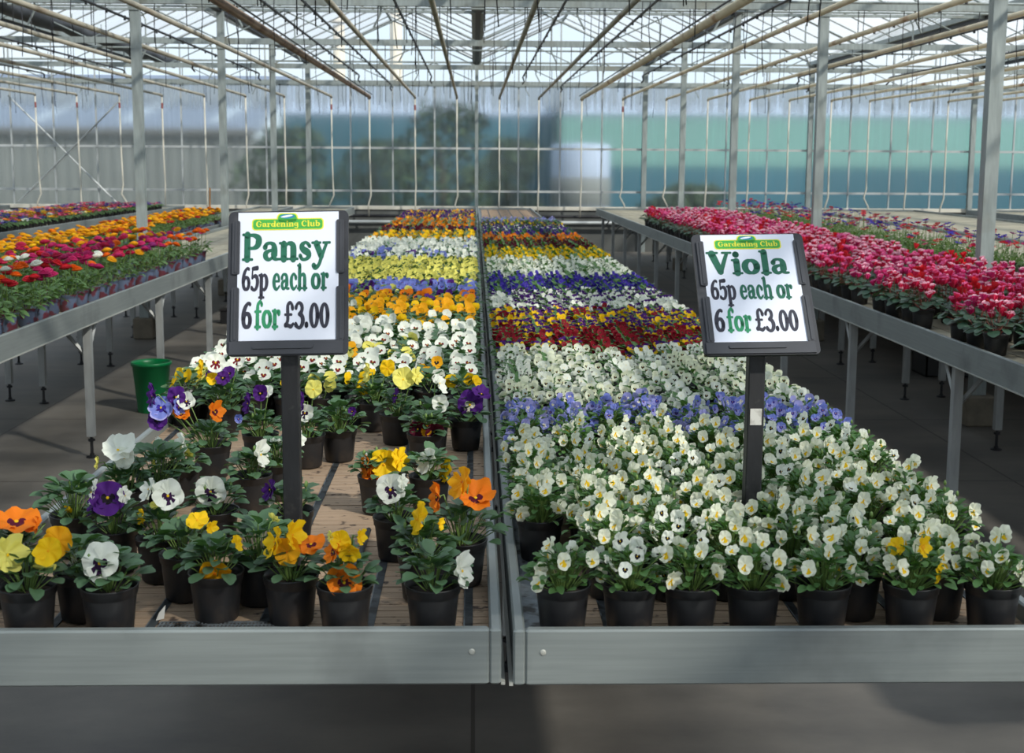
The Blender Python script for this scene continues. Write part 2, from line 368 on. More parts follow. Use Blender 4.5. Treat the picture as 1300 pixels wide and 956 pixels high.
# open roof vents (raised panes) on the ridge
# lattice girders across the house
GY = [22.0-3.66*k for k in range(0, 7)]
ZB, ZT = 2.83, 3.17
for k, y in enumerate(GY):
    g0 = k == 0
    yy = y-.05 if g0 else y
    t = thing('roof_girder', 'galvanised lattice girder across the house '+('against the back wall' if g0 else '%s from the back wall' % ORD[k]), 'girder', (0, yy, 0), group='lattice girders under the roof')
    obj('bottom_chord', Geo().box(X0+.05, X1-.05, -.025, .025, ZB-.045, ZB+.02, 'galvanised'), t)
    obj('top_chord', Geo().box(X0+.05, X1-.05, -.02, .02, ZT-.03, ZT, 'galvanised'), t)
    lt = Geo(); x = GX-5*SPAN; n = 0; st = SPAN/4
    while x < X1-st:
        a, b = (ZB, ZT-.02) if n % 2 == 0 else (ZT-.02, ZB)
        lt.tube([(x,0,a),(x+st,0,b)], .008, 'galvanised', 4); x += st; n += 1
    obj('lattice', lt, t)
    for i in range(-4, 5):                # hooked bracket pipes hanging on the girder
        for s in (-.9, .9):
            cx = GX+i*SPAN+s; hk = Geo()
            hk.tube([(cx,.03,ZT-.05),(cx-.05*s,.03,ZT-.05),(cx-.09*s,.03,ZT-.12),(cx-.09*s,.03,ZB-.1),(cx-.02*s,.03,ZB-.22)], .009, 'galvanised', 5)
            obj('pipe_bracket', hk, t)
# stanchions
def stanchion(x, y, w, label, base=True, ztop=3.16):
    t = thing('steel_column', label, 'column', (x, y, 0), group='galvanised steel columns')
    g = Geo()
    # C-section: web and two flanges with small returns
    g.box(-w/2, w/2, w/2-.005, w/2, 0, ztop, 'galvanised'); g.box(-w/2, -w/2+.005, -w/2, w/2-.005, 0, ztop, 'galvanised'); g.box(w/2-.005, w/2, -w/2, w/2-.005, 0, ztop, 'galvanised')
    g.box(-w/2+.005, w/2-.005, -w/2, -w/2+.006, 0, ztop, 'galvanised')
    obj('shaft', g, t)
    obj('head_bracket', Geo().box(-.07, .07, -.04, .04, ztop, GUT-.05, 'galvanised').box(-w/2-.01, w/2+.01, -w/2-.01, -w/2-.001, ZB-.1, ZB+.03, 'galvanised'), t)
    if base: obj('plinth', Geo().bbox(-.085, .085, -.085, .085, 0, .18, 'concrete_plinth', .01), t)
    return t
stanchion(-2.80, GY[3], .075, 'galvanised column nearest the camera on the left, behind the orange flowers')
stanchion(-2.80, GY[2], .075, 'second galvanised column back on the left, above the pansy sign corner')
stanchion(-2.80, GY[1], .075, 'third galvanised column back on the left near the glass wall')
stanchion(2.94, GY[4], .078, 'large galvanised column at the right edge among the pink cyclamens')
stanchion(2.93, GY[3], .075, 'galvanised column right of the viola sign behind the cyclamens')
stanchion(2.93, GY[2], .075, 'slimmer galvanised column rising just behind the viola sign')
stanchion(2.93, GY[1], .07, 'thin galvanised column left of the viola sign near the glass wall')
for x, lab in ((-5.66,'back wall column left of the crossed braces end'),(-2.80,'back wall column on the left house line'),(GX,'slim back wall column in the centre of the glazing'),
               (2.90,'back wall column right of the pale outside shape'),(5.74,'dark back wall column between the two right columns'),(8.55,'back wall column far right behind the anemones'),(-8.5,'back wall column at the far left edge')):
    stanchion(x, WY-.045, .055 if abs(x) < 1 else .08, 'galvanised '+lab, False, 3.1)
# valve-like collars on the wall columns
# crossed braces on the back wall, left
for a, b, lab in (((-7.8,2.57),(-6.06,.80),'thin diagonal brace falling to the right across the left back glazing'),((-5.94,2.52),(-7.71,.80),'thin diagonal brace falling to the left across the left back glazing')):
    yb = WY-.04 if a[0] < -7 else WY-.015
    tag(obj('diagonal_brace', Geo().tube([(a[0],yb,a[1]),(b[0],yb,b[1])], .014, 'glazing_bar', 6)), lab, 'brace')
# overhead heating pipes ending at the wall, each turned down into a thin drop pipe
PX = [-7.26,-6.58,-5.88,-5.18,-4.48,-3.80,-3.16,-2.38,-1.75,-.99,-.29,.42,1.08,1.80,2.49,3.22,3.92,4.63,5.30,6.01,6.66,7.34,8.0,8.7]
for i, x in enumerate(PX):
    thick = abs(abs(x)-1.78) < .06
    m = 'pipe_brown' if x < -1.7 and thick else ('pipe_cream' if x > 1.5 else 'pipe_grey')
    r = .034 if thick else .021
    z = 2.585
    nl = sum(1 for q in PX if q < 0)
    side = ('%s overhead pipe counted left from the centre valley' % ORD[nl-i]) if x < 0 else ('%s overhead pipe counted right from the centre valley' % ORD[i-nl+1])
    colr = {'pipe_brown':'thick brown','pipe_cream':'rust-flecked cream','pipe_grey':'dull grey'}[m]
    t = thing('heating_pipe', colr+' '+side, 'pipe', (x, 0, 0), group='overhead pipes running to the back wall')
    ye = WY-.32
    obj('pipe', Geo().tube([(0,YF+.3,z),(0,ye-.05,z),(0,ye,z-.015)], r, m, 10), t, smooth=True)
    for gy in GY[1:6]: obj('pipe_hanger', Geo().tube([(0,gy,z+r*.5),(0,gy,ZB-.03)], .004, 'dark_metal', 4), t)
    bend = rnd.choice([0,0,.05,-.06,.03])
    zt = z
    obj('drop_pipe', Geo().tube([(0,ye,zt-.01),(0,ye+.01,1.6),(0.01,ye+.02,1.1),(bend*.4,ye+.03,.95),(-bend,ye+.04,.80),(-bend,ye+.10,.60)], .0135, 'sill_white', 6), t, smooth=True)
    if i in (0,1,2,3,7,9,14): obj('red_sleeve', Geo().tube([(0,ye+.002,zt-.13),(0,ye+.003,zt-.22)], .016, 'red_sleeve', 8), t)
    if thick:
        cb = Geo(); s = .07 if x > 0 else -.07
        cb.tube([(s,YF+.3,z+.05),(s,ye-.4,z+.05)], .012, m if x > 0 else 'pipe_grey', 6)
        cb.tube([(-s,YF+.3,z+.02),(-s,ye-.3,z+.02)], .008, 'hose_black', 5)
        obj('side_cable', cb, t)
# dark irrigation lines with drippers
LN = [(-1.60,18.4),(-1.29,20.5),(-.60,18.5),(.68,18.5),(1.35,20.5),(-3.49,16.5),(-2.95,18.2),(-4.6,17.5),(-6.0,18.6),(-7.4,19.5),(2.3,18.0),(3.6,18.6),(4.3,17.4),(5.0,19.6),(5.7,18.0),(7.0,19.0)]
for i, (x, ye) in enumerate(LN):
    z = 2.70 if abs(x) < 3 else 2.66+.02*(i % 3)
    t = thing('hanging_hose', 'black overhead dripper hose, %s counted %s from the centre valley' % (ORD[1+sum(1 for q, _ in LN if q*x > 0 and abs(q) < abs(x))], 'left' if x < 0 else 'right'), 'hose', (x,0,0), group='black overhead irrigation lines, '+('left half' if x < 0 else 'right half'))
    obj('hose', Geo().tube([(0,YF+.3,z),(0,ye-.15,z),(0,ye-.05,z-.01),(.02*(1 if x > 0 else -1),ye,z-.06),(0.0,ye+.05,z-.09)], .011, 'hose_black', 6), t)
    d = Geo(); y = 3.0
    while y < ye-.3:
        d.box(-.008,.008,y,y+.02,z-.026,z+.014,'hose_black'); y += .55
    obj('dripper', d, t)['kind'] = 'stuff'
# slim tie rods across the house
for y, z in ((10.6,2.80),(16.8,2.92),(13.2,3.02)):
    tag(obj('tie_rod', Geo().tube([(X0+.1,y,z),(X1-.1,y,z)], .012, 'galvanised', 6)), 'thin tie rod spanning the whole house, %s' % {10.6:'nearest the camera',16.8:'farthest back',13.2:'between the other two'}[y], 'rod')
# hanging wires
wires = []
for i in range(230):
    y, zt = rnd.choice([(g_, ZB-.04) for g_ in GY[1:5]]*2+[(GY[0]-.05, ZB-.04)]*3+[(10.6,2.80),(16.8,2.92),(13.2,3.02)])
    x = rnd.uniform(-.40,.42)*y+.0
    if abs(x) > 8.6: x = rnd.uniform(-8,8.5)
    ln = rnd.uniform(.35,.75)
    
    zb = zt-ln*.8
    wires.append((x,y,zt,zb))
wm = [Geo().tube([(0,0,0),(rnd.uniform(-.01,.01),0,-.5),(rnd.uniform(-.015,.015),0,-1)], .0035, 'wire_dark', 4).mesh('hanging_wire') for _ in range(4)]
for i, (x,y,zt,zb) in enumerate(wires):
    o = bpy.data.objects.new('hanging_wire', wm[i%4]); o.location = (x,y,zt); o.scale = (1,1,zt-zb); link(o)
    tag(o, 'thin dark wire hanging straight down from the roof steelwork', 'wire', 'thin wires hanging from the roof')
# the grey rolled screen along the left upper side
t = thing('rolled_screen', 'long dark grey rolled shade screen hung high on the left under the roof', 'shade screen', (-4.55,0,0))
g = Geo()
for (dz, r) in ((0,.085),):
    pts = [(-.15+.02*math.sin(y*3),y,3.02+.015*math.sin(y*5)) for y in np.arange(8.0,21.2,.4)]
    g.tube(pts, [r*(1+.15*math.sin(k*1.7)) for k in range(len(pts))], 'dark_metal', 8)
obj('screen_roll', g, t, smooth=True)
for y in np.arange(8.4,21,1.2): obj('hanger', Geo().tube([(-.15,y,3.09),(-.15,y,3.2)], .006, 'galvanised', 4), t)
# pipes low along the back wall
tag(obj('wall_pipe', Geo().tube([(X0+.1,WY-.14,.60),(X1-.1,WY-.14,.60)], .028, 'dark_metal', 8), smooth=True), 'dark heating pipe running low along the back wall, upper of two', 'pipe')
tag(obj('wall_pipe', Geo().tube([(X0+.1,WY-.16,.50),(X1-.1,WY-.16,.50)], .030, 'glazing_bar', 8), smooth=True), 'pale heating pipe running low along the back wall, lower of two', 'pipe')

# ------------------------------------------------------------------ outside, seen through the misted glass
t = thing('storage_shed', 'long shed with grey corrugated wall and blue-grey roof outside the left glazing', 'building', (0,32,0))
g = Geo(); P = []
xs = np.arange(-26, -5.35, .045)
P = [[(x, .07*math.sin(x*2*PI/.27), z) for x in xs] for z in (0, 2.18)]
g.grid(P, 'shed_cladding'); g.box(-26,-5.4,.1,8,0,2.1,'shed_cladding')
obj('corrugated_wall', g, t)
obj('gutter', Geo().box(-26,-5.3,-.25,.1,2.15,2.28,'gutter_brown'), t)
rf = Geo(); rf.poly([(-26,-.2,2.26),(-5.2,-.2,2.26),(-5.2,7,4.0),(-26,7,4.0)], [(0,1,2,3)], 'shed_roof'); rf.poly([(-26,-.2,2.2),(-5.2,-.2,2.2),(-5.2,7,3.94),(-26,7,3.94)], [(0,3,2,1)], 'shed_roof')
ro = obj('roof', rf, t)
rs = Geo()  # pale slanted streaks laid over the roof slope
for x in np.arange(-22,-6,2.2):
    rs.poly([(x,.5,2.45),(x+.35,.5,2.45),(x+1.15,5.6,3.69),(x+.8,5.6,3.69)], [(0,1,2,3)], 'shed_roof_strip')
obj('roof_streak', rs, ro)
def outhouse(name, label, x0, x1, y, h1, h2, mats):
    t = thing(name, label, 'building', (0,y,0))
    obj('lower_wall', Geo().box(x0,x1,0,6,0,h1,mats[0]), t); obj('upper_wall', Geo().box(x0,x1,-.02,6,h1,h2,mats[1]), t)
    rr = Geo(); n = 10; Pp = [[(x, 3-3.1*math.cos(PI*k/n), h2+.9*math.sin(PI*k/n)) for x in (x0,x1)] for k in range(n+1)]
    rr.grid(Pp, 'outside_white'); obj('curved_roof', rr, t, smooth=True)
outhouse('netting_tunnel', 'long teal netted tunnel outside the right glazing', 2.2, 30, 33, 1.45, 2.75, ('teal_lower','teal_upper'))
outhouse('dark_tunnel', 'dark blue-green tunnel outside the centre glazing behind the trees', -5.0, 2.1, 34, 2.0, 2.75, ('teal_lower','teal_lower'))
t = thing('water_tank', 'pale blue-grey upright tank standing outside the glazing right of centre', 'tank', (2.25,27.5,0))
obj('tank_body', Geo().lathe([(0,0),(.6,0),(.62,.04),(.62,1.86),(.6,1.9),(0,1.93)], 'outside_white', 24), t, smooth=True)
obj('tank_band', Geo().lathe([(.62,.6),(.64,.62),(.64,1.2),(.62,1.22)], 'shed_cladding', 24), t, smooth=True)
for x, y, h, lab in ((-2.55,43,6.4,'tall cream flue pipe rising outside left of the centre column'),(-4.5,44,6.0,'cream flue pipe outside, left of the taller one')):
    t = thing('flue_pipe', lab, 'flue', (x,y,0)); obj('flue', Geo().lathe([(.2,0),(.2,h),(.0,h)], 'flue_cream', 14), t, smooth=True); obj('flue_cap', Geo().lathe([(.3,h+.08),(.3,h+.12),(0,h+.3)], 'flue_cream', 14).tube([(0,0,h-.05),(0,0,h+.1)],.05,'flue_cream',6), t)
def tree(x, y, h, r, seed, label):
    rr = random.Random(seed); t = thing('tree', label, 'tree', (x,y,0), group='trees outside the glazing')
    obj('trunk', Geo().tube([(0,0,-.05),(.05,0,h*.4),(-.05,0,h*.75)], [.10,.08,.04], 'bark', 8), t)
    g = Geo()
    for i in range(1500):
        a = rr.uniform(0,2*PI); u = rr.random()**.5; zz = rr.uniform(.12,1.0); w = r*(1-abs(zz-.5)**2*1.8)*u
        p = Vector((w*math.cos(a)+.2*math.sin(zz*9), w*math.sin(a), h*zz)); s = rr.uniform(.06,.13)
        m = M4(p, rr.uniform(0,6), s, rr.uniform(-1,1), rr.uniform(-1,1))
        g.poly([m@Vector(q) for q in ((-1,0,0),(0,-.5,.1),(1,0,0),(0,.5,.1))], [(0,1,2,3)], 'tree_leaf')
    obj('crown', g, t)
tree(-.7,27.0,2.75,1.05,1,'tallest leafy tree outside the centre of the glazing')
tree(-4.0,27.6,2.2,1.0,2,'dark bush-like tree outside, just right of the grey shed')
tree(-2.3,30.2,2.0,1.1,3,'lower tree outside between the two darker ones')
tree(.7,29.6,2.05,.85,4,'small tree outside just left of the pale tank')
tree(4.6,28.0,1.05,.9,5,'low bush-like tree outside right of the pale tank')

# ------------------------------------------------------------------ benches
ZR, ZBED, ZLO = .80, .77, .692
def bench(label, x0, x1, y0, y1, legs, bed, group, zlo=ZLO, vis_left=True, brace_side=1, strips=None, galv=None, inset=.0):
    t = thing('display_bench', label, 'bench', (0,0,0), group=group)
    g = Geo()
    if bed == 'slats':
        y = y0+.02
        while y < y1-.03:
            g.box(x0+.018, x1-.018, y, y+.0275, .758+rnd.uniform(-.0008,.0008), ZBED+rnd.uniform(-.0008,.0004), 'bed_wood'); y += .030
        b = obj('bed_slats', g, t)
        s = Geo()
        for x in strips: s.box(x-.0075, x+.0075, y0+.018, y1-.02, ZBED-.004, ZBED+.0014, 'strip_metal').box(x-.0075, x-.0055, y0+.018, y1-.02, ZBED, ZBED+.0018, 'strip_galv')
        if galv: s.box(galv[0], galv[1], y0+.018, y1-.02, ZBED-.004, ZBED+.0014, 'strip_galv')
        obj('metal_strip', s, t)
    else:
        n = max(2, round((x1-x0-.04)/.145)); w = (x1-x0-.04)/n
        for i in range(n): g.box(x0+.02+i*w+.003, x0+.02+(i+1)*w-.003, y0+.02, y1-.02, .757, ZBED, 'bed_pale')
        b = obj('bed_boards', g, t)
    for xa, sg in ((x0, -1), (x1, 1)):
        a, c = (xa, xa+.018) if sg < 0 else (xa-.018, xa)
        r = Geo().bbox(a, c, y0, y1, zlo, ZR, 'rail_aluminium', .003)
        lip = Geo()
        if sg < 0: lip.box(a-.006, a, y0, y1, zlo, zlo+.004, 'aluminium_lip')
        else: lip.box(c, c+.006, y0, y1, zlo, zlo+.004, 'aluminium_lip')
        ro = obj('side_rail', r, t); obj('rail_lip', lip, ro)
    for ya, yb in ((y0, y0+.018), (y1-.018, y1)):
        obj('end_rail', Geo().bbox(x0+.0185, x1-.0185, ya, yb, zlo, ZR, 'rail_aluminium', .003), t)
    for ly in legs:
        for lx, sg in ((x0+.045, 1), (x1-.045, -1)):
            w = .019
            g = Geo().box(lx-w, lx+w, ly-w, ly+w, .11, zlo+.03, 'leg_metal')
            lg = obj('leg', g, t)
            obj('foot', Geo().tube([(lx,ly,.01),(lx,ly,.12)], .008, 'dark_metal', 6).lathe([(.03,0),(.03,.006),(.012,.012),(.012,.02)], 'dark_metal', 10, (lx,ly,0)).lathe([(.018,.085),(.018,.095)], 'dark_metal', 6, (lx,ly,0)), lg)
            br = Geo().tube([(lx+sg*.018,ly,zlo-.16),(lx+sg*.17,ly,zlo+.02)], .011, 'leg_metal', 4)
            br.tube([(lx,ly+.018,zlo-.15),(lx,ly+.16,zlo+.01)], .009, 'leg_metal', 4)
            obj('brace', br, t)
        obj('cross_beam', Geo().box(x0+.018, x1-.018, ly-.017, ly+.017, zlo+.03, .757, 'leg_metal'), t)
    return t
ZC = .712
LB = (-.862, .043); RB = (.061, .905)
bl = bench('low-railed centre bench on the left, carrying the potted pansies', LB[0], LB[1], 1.88, 20.6, [3.7+1.48*k for k in range(11)], 'slats', 'aluminium flower benches', ZC,
      strips=(-.81,-.665,-.51,-.335,-.165,-.008))
brr = bench('centre bench on the right, carrying the potted violas', RB[0], RB[1], 1.875, 20.6, [3.7+1.48*k for k in range(11)], 'slats', 'aluminium flower benches', ZC,
      strips=(.215,.37,.53,.69,.845), galv=(.0795,.108))
# corner pieces and rivets on the fronts of the two centre benches
for t_, xs_, y in ((bl,(LB[1]-.045,),1.8795), (brr,(RB[0]+.045,),1.8745)):
    for x in xs_: obj('rivet', Geo().lathe([(.0,-.0),(.0045,.0),(.005,.0015)], 'aluminium_lip', 10).arrays() and Geo().add(Geo().lathe([(0,.002),(.0035,.0015),(.005,0)], 'aluminium_lip', 12), Matrix.Translation((x,y,.765)) @ Matrix.Rotation(PI/2,4,'X')), t_)
bench('right side bench along the aisle, carrying the pink and red cyclamens', 1.95, 2.835, 2.6, 20.7, [3.72+1.48*k for k in range(12)], 'boards', 'aluminium flower benches')
bench('wide right bench behind the column row, carrying the anemones', 3.02, 5.20, 3.5, 20.7, [5.3+1.48*k for k in range(11)], 'boards', 'aluminium flower benches')
bench('empty pale bench at far right beyond the anemones', 5.26, 7.1, 8.0, 20.7, [9.0+1.6*k for k in range(8)], 'boards', 'aluminium flower benches')
bench('empty bench farthest to the right behind the large right column', 7.95, 9.9, 12.5, 20.7, [13.5+1.6*k for k in range(5)], 'boards', 'aluminium flower benches')
bench('left side bench along the aisle, carrying the tall ranunculus', -2.72, -1.90, 3.0, 20.7, [5.02+1.49*k for k in range(11)], 'boards', 'aluminium flower benches')
bench('left bench behind the column row, carrying the golden ranunculus', -3.42, -2.87, 5.5, 20.7, [6.6+1.49*k for k in range(10)], 'boards', 'aluminium flower benches')
bench('far left bench with a blue-grey rail, carrying the primroses', -6.6, -4.60, 10.0, 20.8, [11.5+1.55*k for k in range(6)], 'boards', 'aluminium flower benches')
bench('empty bench in the far left corner by the crossed braces', -9.2, -7.35, 14.0, 20.8, [15+1.55*k for k in range(4)], 'boards', 'aluminium flower benches')

# ------------------------------------------------------------------ plants
SCH = dict(
 w=('white','white','blotch','eye','white'), wb=('white','white','burgundy','eye','white'), wp=('white','white','white','eye','white'),
 cw=('cream','cream','blotch','eye','white'),
 y=('yellow','yellow','yellow','golden','yellow'), g=('golden','golden','golden','orange','golden'), o=('orange','orange','maroon','eye','orange'),
 py=('paleyellow','paleyellow','paleyellow','eye','paleyellow'), p=('purple','purple','black','eye','purple'), pw=('purple','purple','paleblotch','eye','purple'),
 m=('maroon','maroon','black','eye','maroon'), b=('blue','blue','deepblue','eye','lavender'), yp=('purple','yellow','maroon','eye','yellow'), by=('golden','golden','black','eye','golden'),
 # violas
 vw=('milk','milk','YEYE','eye','milk'), vk=('cream','cream','black','eye','cream'), vd=('white','white','black','eye','white'), vb=('blue','lavender','deepblue','eye','blue'), vbl=('lavender','blue','paleblotch','eye','lavender'),
 vyp=('purple','yellow','yellow','eye','yellow'), vr=('darkred','darkred','black','eye','darkred'), vdb=('deepblue','deepblue','violet','eye','deepblue'),
 vwp=('purple','white','white','eye','white'), vy=('yellow','yellow','golden','eye','yellow'), vo=('orange','orange','orange','eye','orange'), vm=('maroon','maroon','black','eye','maroon'),
 vv=('violet','violet','black','eye','violet'), vl=('lavender','lavender','lavender','eye','lavender'), vwh=('white','white','white','eye','white'))
FC = {}
def flower(sch, lod=0, seed=0, cup=.1, ruf=.12):
    key = (sch, lod, seed)
    if key in FC: return FC[key]
    rr = random.Random(seed*17+5); up, lo, bl_, eye, rim = SCH[sch]
    g = Geo(); NR, NA = ((5,10),(2,4),(1,2))[lod]
    yeye = bl_ == 'YEYE'
    cup = cup+rr.uniform(-.12,.22)
    for k, (ang, L, zl, w) in enumerate(((125,1.0,-.07,.55),(55,1.0,-.10,.55),(196,.93,.0,.55),(-16,.93,.0,.55),(270,1.0,.06,.42))):
        L *= rr.uniform(.9,1.08); tilt = rr.uniform(-.28,.28) if lod == 0 else rr.uniform(-.16,.16); ph = rr.uniform(0,6)
        half = math.radians(62 if k != 4 else 66)
        us = [0,.2,.4,.68,.88,1][:NR+1] if lod == 0 else ([0,.42,1] if lod == 1 else [0,1])
        P = []; 
        for u in us:
            row = []
            for j in range(NA+1):
                th = -half+2*half*j/NA
                r = L*u*max(0,math.cos(th*.98))**w
                r *= 1+(ruf*.35*math.sin(5*th+ph) if lod == 0 and u > .6 else 0)
                a = math.radians(ang)+th*(1 if lod < 2 else .9)
                z = zl+cup*r*r+tilt*r+(ruf*u*u*math.sin(7*th+ph) if lod == 0 else 0)
                row.append((r*math.cos(a), r*math.sin(a), z))
            P.append(row)
        a_, b_ = len(P), NA+1; v = [q for r_ in P for q in r_]; f = []; mt = []
        for i in range(a_-1):
            for j in range(NA):
                f.append((i*b_+j, (i+1)*b_+j, (i+1)*b_+j+1, i*b_+j+1))
                if k < 2: c = up
                elif i == a_-2 and lod == 0: c = rim
                elif yeye: c = ('eye' if (k == 4 and i < (3 if lod == 0 else 1) and (lod or .08*NA < j+.5 < .92*NA)) else lo) if lod < 2 else lo
                elif lod < 2 and i < (2 if lod == 0 else 1): c = bl_
                elif lod == 0 and i == 2 and k == 4 and bl_ in ('blotch','burgundy','paleblotch') and j % 3: c = bl_
                else: c = lo
                mt.append('petal_'+c)
        g.poly(v, f, mt)
    n = 6 if lod == 0 else 4
    er = .09 if not yeye else .13
    g.poly([(er*math.cos(2*PI*i/n), er*math.sin(2*PI*i/n)-.05, .10) for i in range(n)]+[(0,-.05,.16)], [(i,(i+1)%n,n) for i in range(n)], 'petal_'+eye)
    if lod == 0:   # green calyx behind
        g.lathe([(.0,-.22),(.09,-.2),(.12,-.1)], 'stem_green', 5)
    FC[key] = g; return g
def orient(n, roll=0.0):
    z = Vector(n).normalized(); up = Vector((0,0,1))
    if abs(z.z) > .93: up = Vector((0,1,0))
    x = up.cross(z).normalized(); y = z.cross(x)
    return Matrix((x,y,z)).transposed().to_4x4() @ Matrix.Rotation(roll,4,'Z')
def leaf(g, p, az, pitch, L, W, mat, lod=0, droop=.3, fold=.18, roll=0):
    m = Matrix.Translation(p) @ Matrix.Rotation(az,4,'Z') @ Matrix.Rotation(-pitch,4,'Y') @ Matrix.Rotation(roll,4,'X')
    if lod == 2:
        g.poly([m@Vector(q) for q in ((0,0,0),(L*.5,-W*.5,-droop*L*.1),(L,0,-droop*L*.5),(L*.5,W*.5,-droop*L*.1))], [(0,1,2,3)], mat); return
    U = ((0,.12),(.2,.7),(.5,1),(.8,.86),(1,.30)) if lod == 0 else ((0,.15),(.5,1),(1,.25))
    P = [[m@Vector((L*u, W*.5*w*v, fold*W*abs(v)*w-droop*L*u*u)) for v in (-1,0,1)] for u, w in U]
    g.grid(P, mat)
def foliage(seed, n, L, W, mat, h, rad, zr, lod=0, stemm=None, petiole=True):
    rr = random.Random(seed); g = Geo()
    for i in range(n):
        t = (i+.5)/n; az = i*2.39996+rr.uniform(-.4,.4)
        r = rad*(.12+.88*t**.65)*rr.uniform(.8,1.1)-L*.35; r = max(r, .002)
        z = zr+h*(1-t**1.9)*rr.uniform(.55,1.1)+.013
        s = rr.uniform(.72,1.15); pitch = .75-.7*t+rr.uniform(-.3,.3)
        p = Vector((r*math.cos(az), r*math.sin(az), z))
        leaf(g, p, az+rr.uniform(-.5,.5), pitch, L*s, W*s, mat, lod, rr.uniform(.05,.35), rr.uniform(.05,.3), rr.uniform(-.35,.35))
        if lod == 0 and petiole and i % 2 == 0: g.tube([(p.x*.25,p.y*.25,zr-.005), tuple(p)], .0011, stemm or 'stem_green', 3, False)
    return g
def stem(g, a, b, n, r=.0011, mat='stem_green', k=4):
    a = Vector(a); b = Vector(b); n = Vector(n).normalized(); e = b-n*.004; h = b-n*.011+Vector((0,0,.003))
    m = a.lerp(h, .5)+Vector((0,0,.006))
    g.tube([a, m, h, e], r, mat, k, False)
PROF = [(.0,.002),(.0320,.0),(.0345,.003),(.0405,.060),(.0412,.064),(.0428,.0650),(.0442,.0765),(.0450,.0775),(.0446,.079),(.0425,.0785),(.0400,.066)]
def pot_geo(n, s=1.0, hs=1.0, mats='pot_black'):
    return Geo().lathe([(r*s, z*hs) for r, z in PROF], mats, n)
def soil_geo(n, s=1.0, hs=1.0, seed=0):
    return Geo().poly([(0,0,.071*hs)]+[(.0395*s*math.cos(2*PI*i/n), .0395*s*math.sin(2*PI*i/n), .066*hs+.002*math.sin(i*2.1+seed)) for i in range(n)], [(0,1+i,1+(i+1)%n) for i in range(n)], 'soil')
POT0 = pot_geo(28).mesh('pot'); SOIL0 = [soil_geo(14,seed=s).mesh('soil') for s in range(3)]
ZP = ZBED+.002
def plant(name, label, cat, x, y, group, pot, soil, fol, flowers, rz=0, z=ZBED+.002):
    t = thing(name, label, cat, (x,y,z), rz, group)
    obj('pot', pot, t); obj('soil', soil, t); obj('foliage', fol, t)
    for me, mtx in flowers:
        o = bpy.data.objects.new('flower', me); link(o, t); o.matrix_local = mtx
    return t
FM = {}
def fmesh(sch, seed):
    if (sch, seed) not in FM: FM[(sch, seed)] = flower(sch, 0, seed).mesh('flower')
    return FM[(sch, seed)]
DIRS = dict(c=(0,-1,.22), l=(-1,-.45,.15), r=(1,-.45,.15), u=(.1,-.55,1), d=(.05,-1,-.45), b=(.3,.7,.45))

